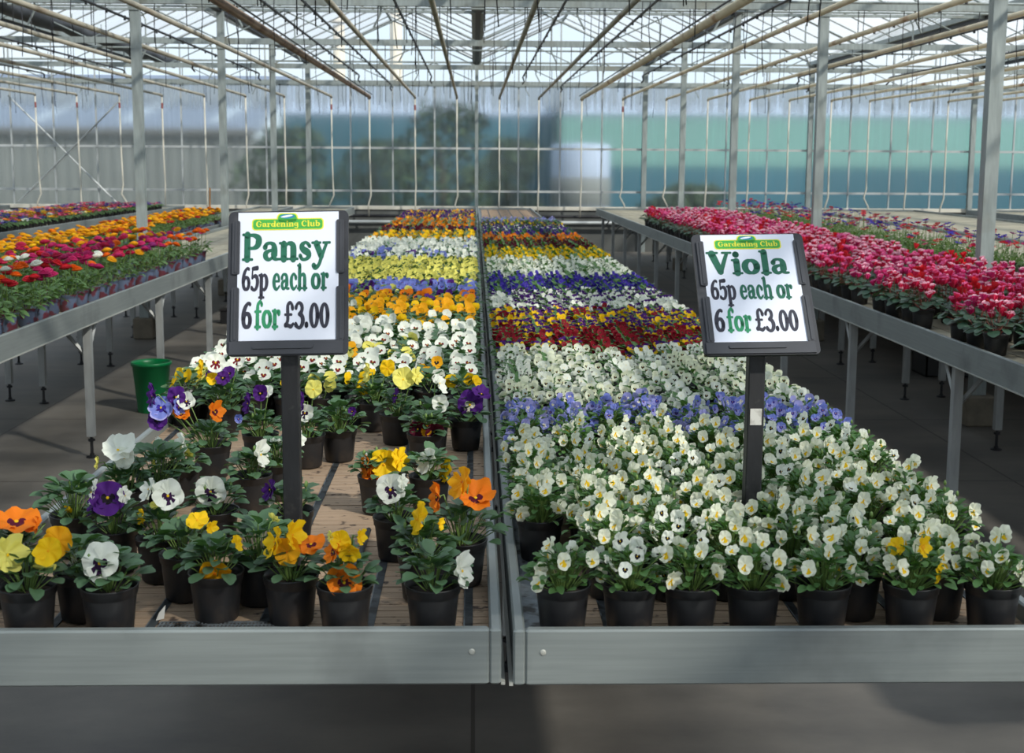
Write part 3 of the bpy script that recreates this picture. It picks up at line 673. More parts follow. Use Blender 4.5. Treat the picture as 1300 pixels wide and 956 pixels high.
# hand-placed pansies at the near end of the left bench
HAND=[
(-0.688, 1.946, [('py', -0.021, -0.025, 0.135, 0.0286, 'r'), ('py', 0.034, -0.025, 0.114, 0.0181, 'b'), ('y', 0.043, -0.025, 0.141, 0.0219, 'c')], 'pale yellow pansy with crumpled blooms in the front left corner of the left bench'),
(-0.563, 1.946, [('w', -0.005, -0.025, 0.122, 0.0319, 'c')], 'large white pansy with a purple face, one bloom facing the camera, front row'),
(-0.626, 2.018, [('g', -0.028, -0.025, 0.135, 0.0253, 'c'), ('w', -0.003, -0.025, 0.101, 0.0133, 'l')], 'yellow pansy pot squeezed behind the big white purple-faced pansy at front left'),
(-0.761, 2.085, [('o', 0.019, -0.025, 0.146, 0.0387, 'u'), ('o', 0.054, -0.025, 0.141, 0.0138, 'l')], 'orange pansy with a wide drooping bloom at the far left edge of the left bench'),
(-0.641, 2.259, [('p', -0.002, -0.025, 0.142, 0.0307, 'c'), ('p', -0.023, -0.025, 0.131, 0.0205, 'l'), ('wp', -0.028, -0.025, 0.151, 0.0234, 'l'), ('wp', 0.027, -0.025, 0.145, 0.016, 'r')], 'white and deep purple pansy beside the left bench rail behind the front row'),
(-0.742, 2.358, [('y', -0.004, -0.025, 0.091, 0.0093, 'b')], 'leafy pansy with one tiny yellow bud against the outer bench rail'),
(-0.692, 2.545, [('wp', -0.01, -0.025, 0.161, 0.0343, 'u'), ('wp', 0.002, -0.025, 0.147, 0.0212, 'c'), ('py', -0.05, -0.025, 0.136, 0.0131, 'l')], 'pale white pansy with a bloom seen from the side beside the outer rail'),
(-0.632, 2.731, [('wp', -0.034, -0.025, 0.119, 0.0278, 'l'), ('wp', 0.015, -0.025, 0.131, 0.026, 'l'), ('py', 0.024, -0.025, 0.114, 0.0173, 'b')], 'white pansy with three pale blooms in front of the blue and purple one'),
(-0.607, 2.957, [('o', 0.012, -0.025, 0.159, 0.0241, 'r'), ('b', -0.108, -0.025, 0.17, 0.0281, 'c'), ('p', -0.117, -0.025, 0.142, 0.0244, 'c'), ('p', -0.125, -0.025, 0.197, 0.0281, 'l'), ('p', -0.073, -0.025, 0.194, 0.0242, 'c'), ('b', -0.07, -0.025, 0.17, 0.0224, 'r'), ('w', -0.05, -0.025, 0.184, 0.0205, 'c'), ('o', -0.063, -0.025, 0.153, 0.0205, 'u')], 'pansy with mixed blue, purple and orange blooms leaning over the outer rail'),
(-0.653, 2.632, [('py', -0.0, -0.025, 0.114, 0.0084, 'l')], 'small leafy pansy with a pale bud tucked beside the outer rail'),
(-0.665, 3.422, [('wb', -0.017, -0.025, 0.202, 0.0267, 'c'), ('y', -0.053, -0.025, 0.183, 0.0257, 'l'), ('y', -0.026, -0.025, 0.157, 0.0171, 'c'), ('p', 0.001, -0.025, 0.161, 0.0193, 'c'), ('wb', 0.041, -0.025, 0.21, 0.0234, 'c')], 'bushy pansy with white burgundy-faced and yellow blooms right of the green bucket'),
(-0.515, 3.079, [('p', -0.022, -0.025, 0.156, 0.025, 'l'), ('p', 0.006, -0.025, 0.181, 0.0192, 'c'), ('wp', 0.023, -0.025, 0.185, 0.0153, 'c'), ('b', -0.047, -0.025, 0.118, 0.0106, 'c')], 'violet pansy left of the post of the pansy sign'),
(-0.401, 3.066, [('p', -0.005, -0.025, 0.162, 0.0247, 'l'), ('w', -0.001, -0.025, 0.136, 0.021, 'c'), ('py', 0.02, -0.025, 0.193, 0.0228, 'c')], 'purple and white pansy just right of the post of the pansy sign'),
(-0.466, 2.661, [('wp', 0.023, -0.025, 0.127, 0.0284, 'r')], 'pansy with a single white bloom seen from the side, standing alone on bare boards'),
(-0.426, 2.767, [('wp', -0.0, -0.025, 0.13, 0.0138, 'b'), ('wp', 0.049, -0.025, 0.134, 0.0207, 'r')], 'pansy with white buds standing behind the post of the pansy sign'),
(-0.486, 2.384, [('w', -0.003, -0.025, 0.12, 0.0288, 'c')], 'cream pansy with a dark purple face, alone in its pot, second row of boards'),
(-0.546, 2.21, [('w', 0.02, -0.025, 0.158, 0.0269, 'c'), ('wp', -0.011, -0.025, 0.169, 0.0212, 'l'), ('y', -0.025, -0.025, 0.119, 0.0143, 'l'), ('py', -0.004, -0.025, 0.14, 0.0071, 'c')], 'pansy with two white blooms and a yellow one behind the front left gap'),
(-0.345, 2.383, [('p', -0.032, -0.025, 0.124, 0.021, 'l'), ('wp', -0.033, -0.025, 0.102, 0.009, 'c')], 'pansy with one upright purple bloom at the foot of the pansy sign'),
(-0.482, 2.113, [('y', 0.026, -0.025, 0.14, 0.0203, 'u'), ('y', 0.047, -0.025, 0.127, 0.0122, 'r')], 'yellow pansy behind and left of the drooping golden one in the front row'),
(-0.412, 2.013, [('g', 0.003, -0.025, 0.084, 0.0273, 'd'), ('y', 0.038, -0.025, 0.133, 0.0129, 'r')], 'pansy with one golden bloom drooping over its pot rim, front row'),
(-0.356, 2.09, [('py', 0.029, -0.025, 0.149, 0.0106, 'b')], 'leafy pansy with a green-yellow bud between two golden front row pots'),
(-0.29, 1.995, [('y', -0.019, -0.025, 0.14, 0.0254, 'l'), ('y', 0.006, -0.025, 0.151, 0.0228, 'r'), ('g', -0.002, -0.025, 0.123, 0.0216, 'c'), ('o', 0.036, -0.025, 0.134, 0.024, 'u')], 'pansy with a cluster of large yellow blooms directly below the pansy sign post'),
(-0.2, 1.946, [('y', -0.003, -0.025, 0.155, 0.016, 'c'), ('o', -0.013, -0.025, 0.138, 0.0173, 'l'), ('y', 0.01, -0.025, 0.139, 0.0185, 'd'), ('y', 0.026, -0.025, 0.161, 0.0123, 'r'), ('o', 0.002, -0.025, 0.09, 0.0273, 'c'), ('py', -0.017, -0.025, 0.162, 0.0086, 'l')], 'orange and yellow pansy with a dark-eyed orange bloom over its rim, front row'),
(-0.063, 1.946, [('wp', 0.044, -0.025, 0.108, 0.0283, 'r')], 'pansy with one ruffled white bloom leaning right, rightmost pot of the pansy front row'),
(-0.142, 2.333, [('w', -0.01, -0.025, 0.137, 0.0277, 'c'), ('wp', 0.013, -0.025, 0.15, 0.0145, 'r')], 'white pansy with a purple face in front of the yellow and orange one'),
(-0.084, 2.105, [('y', -0.007, -0.025, 0.145, 0.029, 'l'), ('y', 0.029, -0.025, 0.135, 0.0106, 'r')], 'pansy with one large yellow bloom behind the front row white pansy'),
(-0.02, 2.186, [('g', 0.002, -0.025, 0.188, 0.0285, 'l'), ('o', -0.041, -0.025, 0.161, 0.0245, 'l'), ('o', 0.023, -0.025, 0.158, 0.0327, 'u')], 'big leafy pansy with golden and orange blooms spilling over the centre rail'),
(-0.199, 2.653, [('y', 0.014, -0.025, 0.108, 0.0297, 'c'), ('y', 0.047, -0.025, 0.117, 0.0264, 'r'), ('o', -0.02, -0.025, 0.103, 0.0231, 'l'), ('o', -0.012, -0.025, 0.063, 0.0249, 'c'), ('wp', -0.025, -0.025, 0.119, 0.0132, 'l')], 'yellow and orange pansy on the bare boards in the middle of the left bench'),
(-0.092, 2.652, [('wp', -0.001, -0.025, 0.117, 0.028, 'l'), ('y', 0.032, -0.025, 0.092, 0.028, 'l')], 'pansy with a pleated white bloom beside a yellow one near the centre rail'),
(-0.331, 3.13, [('p', 0.035, -0.025, 0.127, 0.0107, 'c')], 'nearly flowerless leafy pansy at the back edge of the bare boards'),
(-0.272, 3.493, [('py', -0.013, -0.025, 0.163, 0.0258, 'l'), ('y', 0.038, -0.025, 0.176, 0.0236, 'c')], 'pansy with crumpled pale yellow blooms left of the gap in the middle rows'),
(-0.02, 3.258, [('pw', 0.011, -0.025, 0.121, 0.0361, 'c'), ('p', 0.039, -0.025, 0.147, 0.024, 'u')], 'deep purple pansy with a white face against the centre rail'),
(-0.118, 3.08, [('m', -0.016, -0.025, 0.095, 0.0229, 'd'), ('m', 0.023, -0.025, 0.089, 0.0248, 'd'), ('g', 0.004, -0.025, 0.089, 0.0133, 'c')], 'dark maroon pansy with blooms hanging below its pot rim'),
(-0.202, 3.326, [('p', -0.001, -0.025, 0.131, 0.0205, 'l'), ('py', 0.02, -0.025, 0.174, 0.0286, 'c'), ('py', 0.056, -0.025, 0.182, 0.0245, 'r')], 'pale yellow and violet pansy behind the dark maroon one'),
(-0.106, 3.219, [('wp', 0.019, -0.025, 0.182, 0.0257, 'r'), ('wp', 0.021, -0.025, 0.13, 0.0218, 'c')], 'white pansy left of the purple one with a white face'),
]

G_P = 'potted pansies on the left centre bench'
occupied = []
for i, (x, y, fl, lab) in enumerate(HAND):
    rr = random.Random(100+i)
    big = 'big leafy' in lab or 'bushy' in lab or 'leafy pansy' in lab
    f = foliage(200+i, 74 if big else 54, .027, .0235, 'leaf_pansy', .052 if big else .038, .070 if big else .056, .071)
    fl2 = []
    for s, fx, fy, fz, R_, face in fl:
        d = Vector(DIRS[face])+Vector((rr.uniform(-.15,.15),rr.uniform(-.1,.1),rr.uniform(-.1,.1)))
        fz = max(fz, .075)
        sc = R_*1.05
        fl2.append((fmesh(s, rr.randrange(4)), Matrix.Translation((fx,fy,fz)) @ orient(d, rr.uniform(-.2,.2)) @ Matrix.Scale(sc,4)))
        stem(f, (fx*.2,fy*.2,.07), (fx,fy,fz), d, .0014)
    for b_ in range(rr.randrange(0,3)):       # closed buds
        a = rr.uniform(0,6.28); q = Vector((.03*math.cos(a),.03*math.sin(a),.12)); f.lathe([(0,0),(.0035,.004),(.003,.010),(0,.014)], 'stem_green', 5, tuple(q)); stem(f, (0,0,.07), q, (0,0,1), .001)
    plant('potted_pansy', lab, 'potted plant', x, y, G_P, POT0, SOIL0[i%3], f.mesh('foliage', True), fl2)
    occupied.append((x,y))

# one-mesh prototypes for the plants farther back
PC = {}
def proto(kind, sch, var, lod):
    key = (kind, sch, var, lod)
    if key in PC: return PC[key]
    rr = random.Random(hash_(key)); g = Geo()
    if kind == 'pansy':
        if lod < 2: g.add(pot_geo(12)); g.add(soil_geo(8))
        else: g.add(Geo().lathe([(.031,0),(.0435,.077),(.036,.074)], 'pot_black', 6))
        g.add(foliage(rr.randrange(999), (34 if lod == 1 else 15), .031 if lod < 2 else .044, .027 if lod < 2 else .036, 'leaf_pansy', .045, .064, .07, lod))
        n = rr.choice((2,3,3) if sch == 'wb' else (3,3,4)) if lod == 1 else rr.choice((3,4,4))
        for i in range(n):
            a = i*2.4+rr.uniform(-.5,.5); r = .048*((i+.6)/n)**.5; z = .142-r*.5+rr.uniform(-.012,.02)
            d = Vector((rr.gauss(0,.45), -1 if rr.random() < .85 else .8, rr.uniform(0,.55)))
            q = Vector((r*math.cos(a), r*math.sin(a), z))
            g.add(flower(sch, lod, rr.randrange(4)), Matrix.Translation(q) @ orient(d, rr.uniform(-.2,.2)) @ Matrix.Scale(rr.uniform(.019,.0235),4))
            if lod == 1: stem(g, (0,0,.07), q, d, .0012, k=3)
    elif kind == 'viola':
        if lod < 2: g.add(pot_geo(12)); g.add(soil_geo(8))
        else: g.add(Geo().lathe([(.031,0),(.0435,.077),(.036,.074)], 'pot_black', 6))
        g.add(foliage(rr.randrange(999), (34 if lod == 1 else 15), .026 if lod < 2 else .04, .016 if lod < 2 else .028, 'leaf_viola', .045, .062, .07, lod))
        n = rr.choice((11,12,14)) if lod < 2 else 9
        for i in range(n):
            a = i*2.4+rr.uniform(-.4,.4); r = .054*((i+.6)/n)**.5; z = .136-(r*r)*11+rr.uniform(-.012,.014)
            d = Vector((rr.gauss(0,.5), -1 if rr.random() < .8 else .8, rr.uniform(-.1,.6)))
            q = Vector((r*math.cos(a), r*math.sin(a), z))
            g.add(flower(sch, lod, rr.randrange(4)), Matrix.Translation(q) @ orient(d, rr.uniform(-.2,.2)) @ Matrix.Scale(rr.uniform(.0115,.0148),4))
    PC[key] = g; return g
def hash_(k):
    s = 0
    for ch in repr(k): s = (s*131+ord(ch)) % 1000003
    return s
PM = {}
def pmesh(key):
    if key not in PM: PM[key] = proto(*key).mesh('potted_'+key[0], True)
    return PM[key]
def pick(rr, ws):
    t = sum(w for _, w in ws)*rr.random()
    for s, w in ws:
        t -= w
        if t <= 0: return s
    return ws[-1][0]

# colour bands: (y from, y to, band name, [(scheme, weight)])
PB = [(3.55,3.68,'pale yellow',[('py',5),('y',2),('wb',2),('p',1)]),(3.68,4.5,'white burgundy-faced',[('wb',9),('wp',2),('by',.4),('py',.7)]),(4.5,4.85,'plain white',[('wp',1)]),
      (4.85,5.75,'golden yellow',[('g',8),('y',3),('wp',.4)]),(5.75,6.05,'orange and purple',[('o',4),('p',2),('b',1)]),(6.05,6.55,'blue violet',[('b',6),('p',2),('py',2)]),
      (6.55,8.15,'pale yellow back',[('py',1)]),(8.15,8.75,'blue-faced white',[('b',4),('p',3),('w',4)]),(8.75,10.15,'white purple-faced',[('w',3),('wp',5),('b',1)]),
      (10.15,11.4,'golden back',[('g',5),('y',4)]),(11.4,12.15,'maroon',[('m',5),('p',1)]),(12.15,14.0,'orange back',[('o',8),('g',2)]),(14.0,16.3,'yellow and purple',[('yp',5),('by',2),('p',3)])]
VB = [(2.03,2.92,'white yellow-eyed',[('vw',10),('vd',.8)]),(2.92,3.27,'light blue',[('vb',5),('vbl',4),('vw',1)]),(3.27,4.17,'cream dark-eyed',[('vk',6),('vd',3),('vwh',2)]),
      (4.17,4.72,'dark red',[('vr',6),('vyp',1.4)]),(4.72,5.38,'yellow and purple',[('vyp',6),('vy',1),('vr',.6)]),(5.38,5.80,'bright white',[('vwh',5),('vwp',1.2)]),(5.80,6.12,'white purple-topped',[('vwp',4),('vwh',1)]),
      (6.12,7.0,'deep blue',[('vdb',1)]),(7.0,8.25,'white middle',[('vw',2),('vwh',5)]),(8.25,9.25,'bright yellow',[('vy',1)]),(9.25,10.2,'maroon',[('vm',1)]),(10.2,11.05,'orange',[('vo',8),('vm',1)]),
      (11.05,11.7,'violet',[('vv',1)]),(11.7,12.65,'white and violet',[('vwp',3),('vv',2)]),(12.65,13.5,'yellow and violet',[('vyp',1),('vy',.6)]),(13.5,14.3,'lavender',[('vl',1),('vbl',1)])]
DESC = dict(w='purple-faced white',wb='burgundy-faced white',wp='plain white',y='yellow',g='golden',o='orange',py='pale yellow',p='purple',pw='purple',m='maroon',b='blue',yp='yellow and purple',by='dark-blotched golden',
            vw='yellow-eyed white',vd='dark-eyed white',vk='dark-eyed cream',vb='light blue',vbl='lavender blue',vyp='yellow and purple',vr='dark red',vdb='deep blue',vwh='pure white',vwp='purple-topped white',
            vy='yellow',vo='orange',vm='maroon',vv='violet',vl='lavender')
# near violas have their parts: shared foliage, pot and flower meshes
VV = []
for v in range(7):
    rr = random.Random(900+v); f = foliage(300+v, 120, .0185, .0130, 'leaf_viola', .042, .064, .070); slots = []
    n = 9+v % 4
    for i in range(n):
        a = i*2.4+rr.uniform(-.4,.4); r = .062*((i+.5)/n)**.5; z = .146-(r*r)*13+rr.uniform(-.018,.014)
        face = rr.random(); d = Vector((rr.gauss(-.1,.7), -1 if face < .72 else (.8 if face < .86 else -.25), rr.uniform(-.35,.8)))
        q = Vector((r*math.cos(a), r*math.sin(a), z)); s = rr.uniform(.0120,.0156)
        slots.append((q, d, s, rr.uniform(-.25,.25))); stem(f, (q.x*.15,q.y*.15,.07), q, d, .0009, k=3)
    for _ in range(3):
        a = rr.uniform(0,6.28); q = Vector((.04*math.cos(a),.04*math.sin(a),rr.uniform(.10,.14))); f.lathe([(0,0),(.003,.004),(.0026,.009),(0,.012)], 'stem_green', 5, tuple(q)); stem(f, (0,0,.07), q, (0,0,1), .0008, k=3)
    VV.append((f.mesh('foliage', True), slots))
G_V = 'potted violas on the right centre bench'
def near_viola(label, x, y, sch, v, rr, yellow=()):
    fo, slots = VV[v]
    fl = [(fmesh('vy' if i in yellow else (sch if rr.random() > .04 else 'vd' if sch == 'vw' else sch), rr.randrange(4)), Matrix.Translation(q) @ orient(d, ro) @ Matrix.Diagonal((s*.95,s*1.12,s,1))) for i, (q, d, s, ro) in enumerate(slots)]
    return plant('potted_viola', label, 'potted plant', x, y, G_V, POT0, SOIL0[v%3], fo, fl)
nviola = 0
front = [(.140,1.946,'vw','front row white viola nearest the centre rail'),(.245,1.946,'vd','front row white viola with small dark eyes, second from the centre rail'),(.342,1.946,'vw','front row white viola, third pot from the centre rail'),
         (.440,1.946,'vw','front row white viola in front of and left of the viola sign post'),(.550,1.946,'vw','front row white viola, fifth pot from the centre rail'),(.690,1.946,'vw','front row white viola with a few bright yellow blooms'),
         (.820,1.946,'vw','front row white viola at the far right corner'),(.620,2.012,'vw','white viola pot peeking between two front row pots, right half'),(.760,2.015,'vw','white viola pot between the yellow-flecked one and the right corner')]
rv = random.Random(31)
for i, (x, y, s, lab) in enumerate(front):
    near_viola(lab, x, y, s, i % 7, rv, (1,2,5,6) if i == 5 else ()); nviola += 1; occupied.append((x,y))
def rows(kind, bands, x0, x1, dx, y0, y1, dy, skip, nind, name, where, seed):
    rr = random.Random(seed); count = 0; stuff = Geo(); ns = 0; y = y0; lastband = None; rb_ = 0; out = []
    while y < y1:
        band = next((b for b in bands if b[0] <= y < b[1]), None)
        if band is None: y += dy; continue
        if band is not lastband: rb_ = 0; lastband = band
        rb_ += 1; n = int(round((x1-x0)/dx))+1; col = 0
        cols = list(range(n)) if x0 > 0 else list(range(n))[::-1]
        for c in cols:
            x = x0+(x1-x0)*c/(n-1)+rr.uniform(-.004,.004); yy = y+rr.uniform(-.004,.004)
            if skip(x, yy, rr) or any((x-a)**2+(yy-b)**2 < .089**2 for a, b in occupied): continue
            col += 1
            # colour borders between bands are a little ragged
            by = min(max(yy+rr.gauss(0,.045), bands[0][0]), bands[-1][1]-.001)
            bb = next((b for b in bands if b[0] <= by < b[1]), band); s = pick(rr, bb[3])
            lab = '%s %s, %s row of %s band, %s from the centre rail' % (DESC[s], 'viola' if kind == 'viola' else 'pansy', ordw(rb_), band[2], ordw(col))
            if count < nind:
                count += 1
                if kind == 'viola' and y < 3.18: near_viola(lab, x, yy, s, rr.randrange(7), rr)
                else:
                    o = bpy.data.objects.new(name, pmesh((kind, s, rr.randrange(3), 1))); o.location = (x,yy,ZP); o.rotation_euler = (0,0,rr.uniform(-.6,.6)); link(o)
                    tag(o, lab, 'potted plant', where)
            else:
                ns += 1; stuff.add(proto(kind, s, rr.randrange(4), 2), M4((x,yy,ZP), rr.uniform(-.6,.6)))
        y += dy*(1.13 if y < 3.2 else 1)
    return count, ns, stuff
def vskip(x, y, rr):
    if y < 2.25 and x < .20: return True
    if y < 3.0 and rr.random() < (.22 if x < .33 else .09): return True
    if abs(x-.512) < .066 and abs(y-2.305) < .066: return True      # foot of the sign
    if 3.3 < y < 3.7 and abs(x-.62) < .05 and rr.random() < .7: return True
    return False
c, n, st_v = rows('viola', VB, .125, .845, .0965, 2.115, 14.3, .0965, vskip, 300-nviola, 'potted_viola', G_V, 5)
print('violas', c, n)
tag(obj('potted_viola', st_v, smooth=True), 'massed violas in coloured bands on the rear part of the right centre bench', 'potted plants', G_V, 'stuff')
def pskip(x, y, rr):
    if 5.85 < y < 6.15 and -.22 < x < -.1: return True
    return rr.random() < .03
c, n, st_p = rows('pansy', PB, -.80, -.035, .0965, 3.57, 16.3, .0985, pskip, 300-len(HAND), 'potted_pansy', G_P, 6)
print('pansies', c, n)
tag(obj('potted_pansy', st_p, smooth=True), 'massed pansies in coloured bands on the rear part of the left centre bench', 'potted plants', G_P, 'stuff')

# ------------------------------------------------------------------ cyclamen
def cyc_flower(col, edge, lod, rr):
    g = Geo()
    for k in range(5):
        a = k*2*PI/5+rr.uniform(-.2,.2); tilt = rr.uniform(.1,.5); L = rr.uniform(.85,1.15); P = []
        for u, w, e in ((0,.16,0),(.45,.34,0),(.8,.40,0),(1.0,.22,1)) if lod == 0 else ((0,.2,0),(.7,.40,0),(1.0,.25,1)):
            row = []
            for v in (-1,1):
                rad = .08+math.sin(tilt)*L*u; z = math.cos(tilt)*L*u; tw = .5*u
                ax = a+tw; row.append((rad*math.cos(a)-v*w*math.sin(ax), rad*math.sin(a)+v*w*math.cos(ax), z))
            P.append(row)
        v_ = [q for r_ in P for q in r_]; f = [(i*2,i*2+1,i*2+3,i*2+2) for i in range(len(P)-1)]
        g.poly(v_, f, ['petal_'+col]*(len(f)-1)+['petal_'+edge])
    return g
CF = {}
def cyclamen(col, edge, var, lod, parts=False):
    rr = random.Random(hash_((col, edge, var))); s = 1.18
    fol = Geo()
    for i in range(34 if lod == 0 else 22):
        t = (i+.5)/(34 if lod == 0 else 22); az = i*2.4+rr.uniform(-.3,.3); r = .03+.055*t; z = .098+.055*(1-t)*rr.uniform(.5,1.2)
        leaf(fol, Vector((r*math.cos(az),r*math.sin(az),z)), az, .25-.5*t+rr.uniform(-.2,.2), .045*rr.uniform(.8,1.15), .046*rr.uniform(.8,1.1), 'leaf_cyclamen', 0 if lod == 0 else 1, .25, .08, rr.uniform(-.3,.3))
        if i % 3 == 0: fol.tube([(0,0,.078),(r*math.cos(az),r*math.sin(az),z)], .0016, 'stem_pink', 3, False)
    fl = []
    for i in range(12):
        a = i*2.4+rr.uniform(-.5,.5); r = .050*((i+.5)/12)**.5; z = .205-r*1.0+rr.uniform(-.035,.035)
        q = Vector((r*math.cos(a), r*math.sin(a), z)); fol.tube([(q.x*.3,q.y*.3,.08), (q.x*.9,q.y*.9,z*.75), tuple(q)], .0013, 'stem_pink', 3, False)
        fl.append((i % 4, M4(q, rr.uniform(0,6), rr.uniform(.026,.034), rr.uniform(-.35,.35), rr.uniform(-.35,.35))))
    return fol, fl
CYC = [('crimson','paleedge','crimson white-edged'),('scarlet','scarlet','scarlet'),('magenta','paleedge','magenta white-edged'),('hotpink','pink','hot pink'),('crimson','pink','crimson pink-edged')]
CP = {}
def mixed_pot(n, s, hs, m='pot_black'): return pot_geo(n, s, hs, m)
rc = random.Random(77); G_C = 'cyclamens on the right side bench'
potc = mixed_pot(20,1.15,1.1).mesh('pot'); soilc = soil_geo(12,1.15,1.1).mesh('soil')
cfm = {}
y = 4.30; row = 0; nc = 0
while y < 15.3 and nc < 300:
    row += 1; xs = [2.04,2.225,2.41,2.595,2.755]
    for ci, x in enumerate(xs):
        xx = x+rc.uniform(-.012,.012); yy = y+rc.uniform(-.012,.012)
        if (row in (3,7,12) and ci == 0) or (ci and rc.random() < .05): continue
        if nc >= 300: break
        k = rc.choice([0,0,1,2,3,4,4,2] if y < 9 else [0,0,1,2,3,4,4]); col, edge, cn = CYC[k]; v = rc.randrange(3)
        lab = '%s cyclamen, %s row from near end of right bench, %s pot from aisle' % (cn, ordw(row), ordw(ci+1))
        near = y < 6.9
        key = (k, v, near)
        if key not in CP:
            fol, fl = cyclamen(col, edge, v, 0 if near else 1)
            if near: CP[key] = (fol.mesh('foliage', True), fl)
            else:
                g = Geo().add(pot_geo(8,1.15,1.1)).add(soil_geo(6,1.15,1.1)).add(fol)
                for fi, m in fl: g.add(cyc_flower(col, edge, 1, random.Random(fi)), m)
                CP[key] = g.mesh('potted_cyclamen', True)
        rz = rc.uniform(0,6.28)
        if near:
            fo, fl = CP[key]; L_ = []
            for fi, m in fl:
                if (k,fi) not in cfm: cfm[(k,fi)] = cyc_flower(col, edge, 0, random.Random(fi)).mesh('flower', True)
                L_.append((cfm[(k,fi)], m))
            plant('potted_cyclamen', lab, 'potted plant', xx, yy, G_C, potc, soilc, fo, L_, rz)
        else:
            o = bpy.data.objects.new('potted_cyclamen', CP[key]); o.location = (xx,yy,ZP); o.rotation_euler = (0,0,rz); link(o); tag(o, lab, 'potted plant', G_C)
        nc += 1
    y += .205
# ------------------------------------------------------------------ ranunculus, anemones, primroses
def ball_flower(col, lod, rr):
    """many-petalled ranunculus head, unit radius, facing up"""
    g = Geo()
    rings = ((1.0,.05,8),(.82,.32,7),(.58,.50,6),(.32,.60,5)) if lod == 0 else ()
    n = 9 if lod == 0 else 7
    for r0, zt, h in ((1.0,.30,.34),(.76,.50,.26),(.50,.64,.2)):
        g.lathe([(r0*.55,zt-h-.05),(r0,zt-h*.45),(r0*.97,zt-h*.05),(r0*.70,zt),(r0*.3,zt-.02)], 'petal_'+col, n)
    for R_, z0, n in rings:
        for k in range(n):
            a = 2*PI*k/n+R_*3+rr.uniform(-.1,.1); w = PI/n*1.25
            v = [(R_*.35*math.cos(a-w*.6), R_*.35*math.sin(a-w*.6), z0-.12),(R_*.35*math.cos(a+w*.6), R_*.35*math.sin(a+w*.6), z0-.12),
                 (R_*math.cos(a+w), R_*math.sin(a+w), z0+.08),(R_*1.04*math.cos(a), R_*1.04*math.sin(a), z0+.2),(R_*math.cos(a-w), R_*math.sin(a-w), z0+.08)]
            g.poly(v, [(0,1,2,3,4)], 'petal_'+col)
    g.lathe([(0,-.1),(.5,-.06),(.95,.12)], 'petal_'+col, 8 if lod == 0 else 6)
    g.lathe([(.24,.55),(.18,.68),(0,.72)], 'petal_'+col, 6)
    return g
def daisy(col, lod, rr):
    g = Geo()
    for k in range(8):
        a = k*PI/4+rr.uniform(-.1,.1); w = .42; L = rr.uniform(.9,1.08)
        g.poly([(.12*math.cos(a),.12*math.sin(a),.02*(k%2)),(.7*L*math.cos(a-w),.7*L*math.sin(a-w),.16),(L*math.cos(a-w*.35),L*math.sin(a-w*.35),.3),(L*math.cos(a+w*.35),L*math.sin(a+w*.35),.3),(.7*L*math.cos(a+w),.7*L*math.sin(a+w),.16)], [(0,1,2,3,4)], 'petal_'+col)
    g.lathe([(.2,.02),(.17,.16),(0,.2)], 'petal_black', 6); return g
def primflower(col, rr):
    g = Geo()
    for k in range(5):
        a = k*2*PI/5; w = .55
        g.poly([(0,0,0),(.95*math.cos(a-w),.95*math.sin(a-w),.1),(1.0*math.cos(a),1.0*math.sin(a),.05),(.95*math.cos(a+w),.95*math.sin(a+w),.1)], [(0,1,2,3)], 'petal_'+col)
    g.poly([(.2,0,.06),(0,.2,.06),(-.2,0,.06),(0,-.2,.06)], [(0,1,2,3)], 'petal_eye'); return g
TP = {}
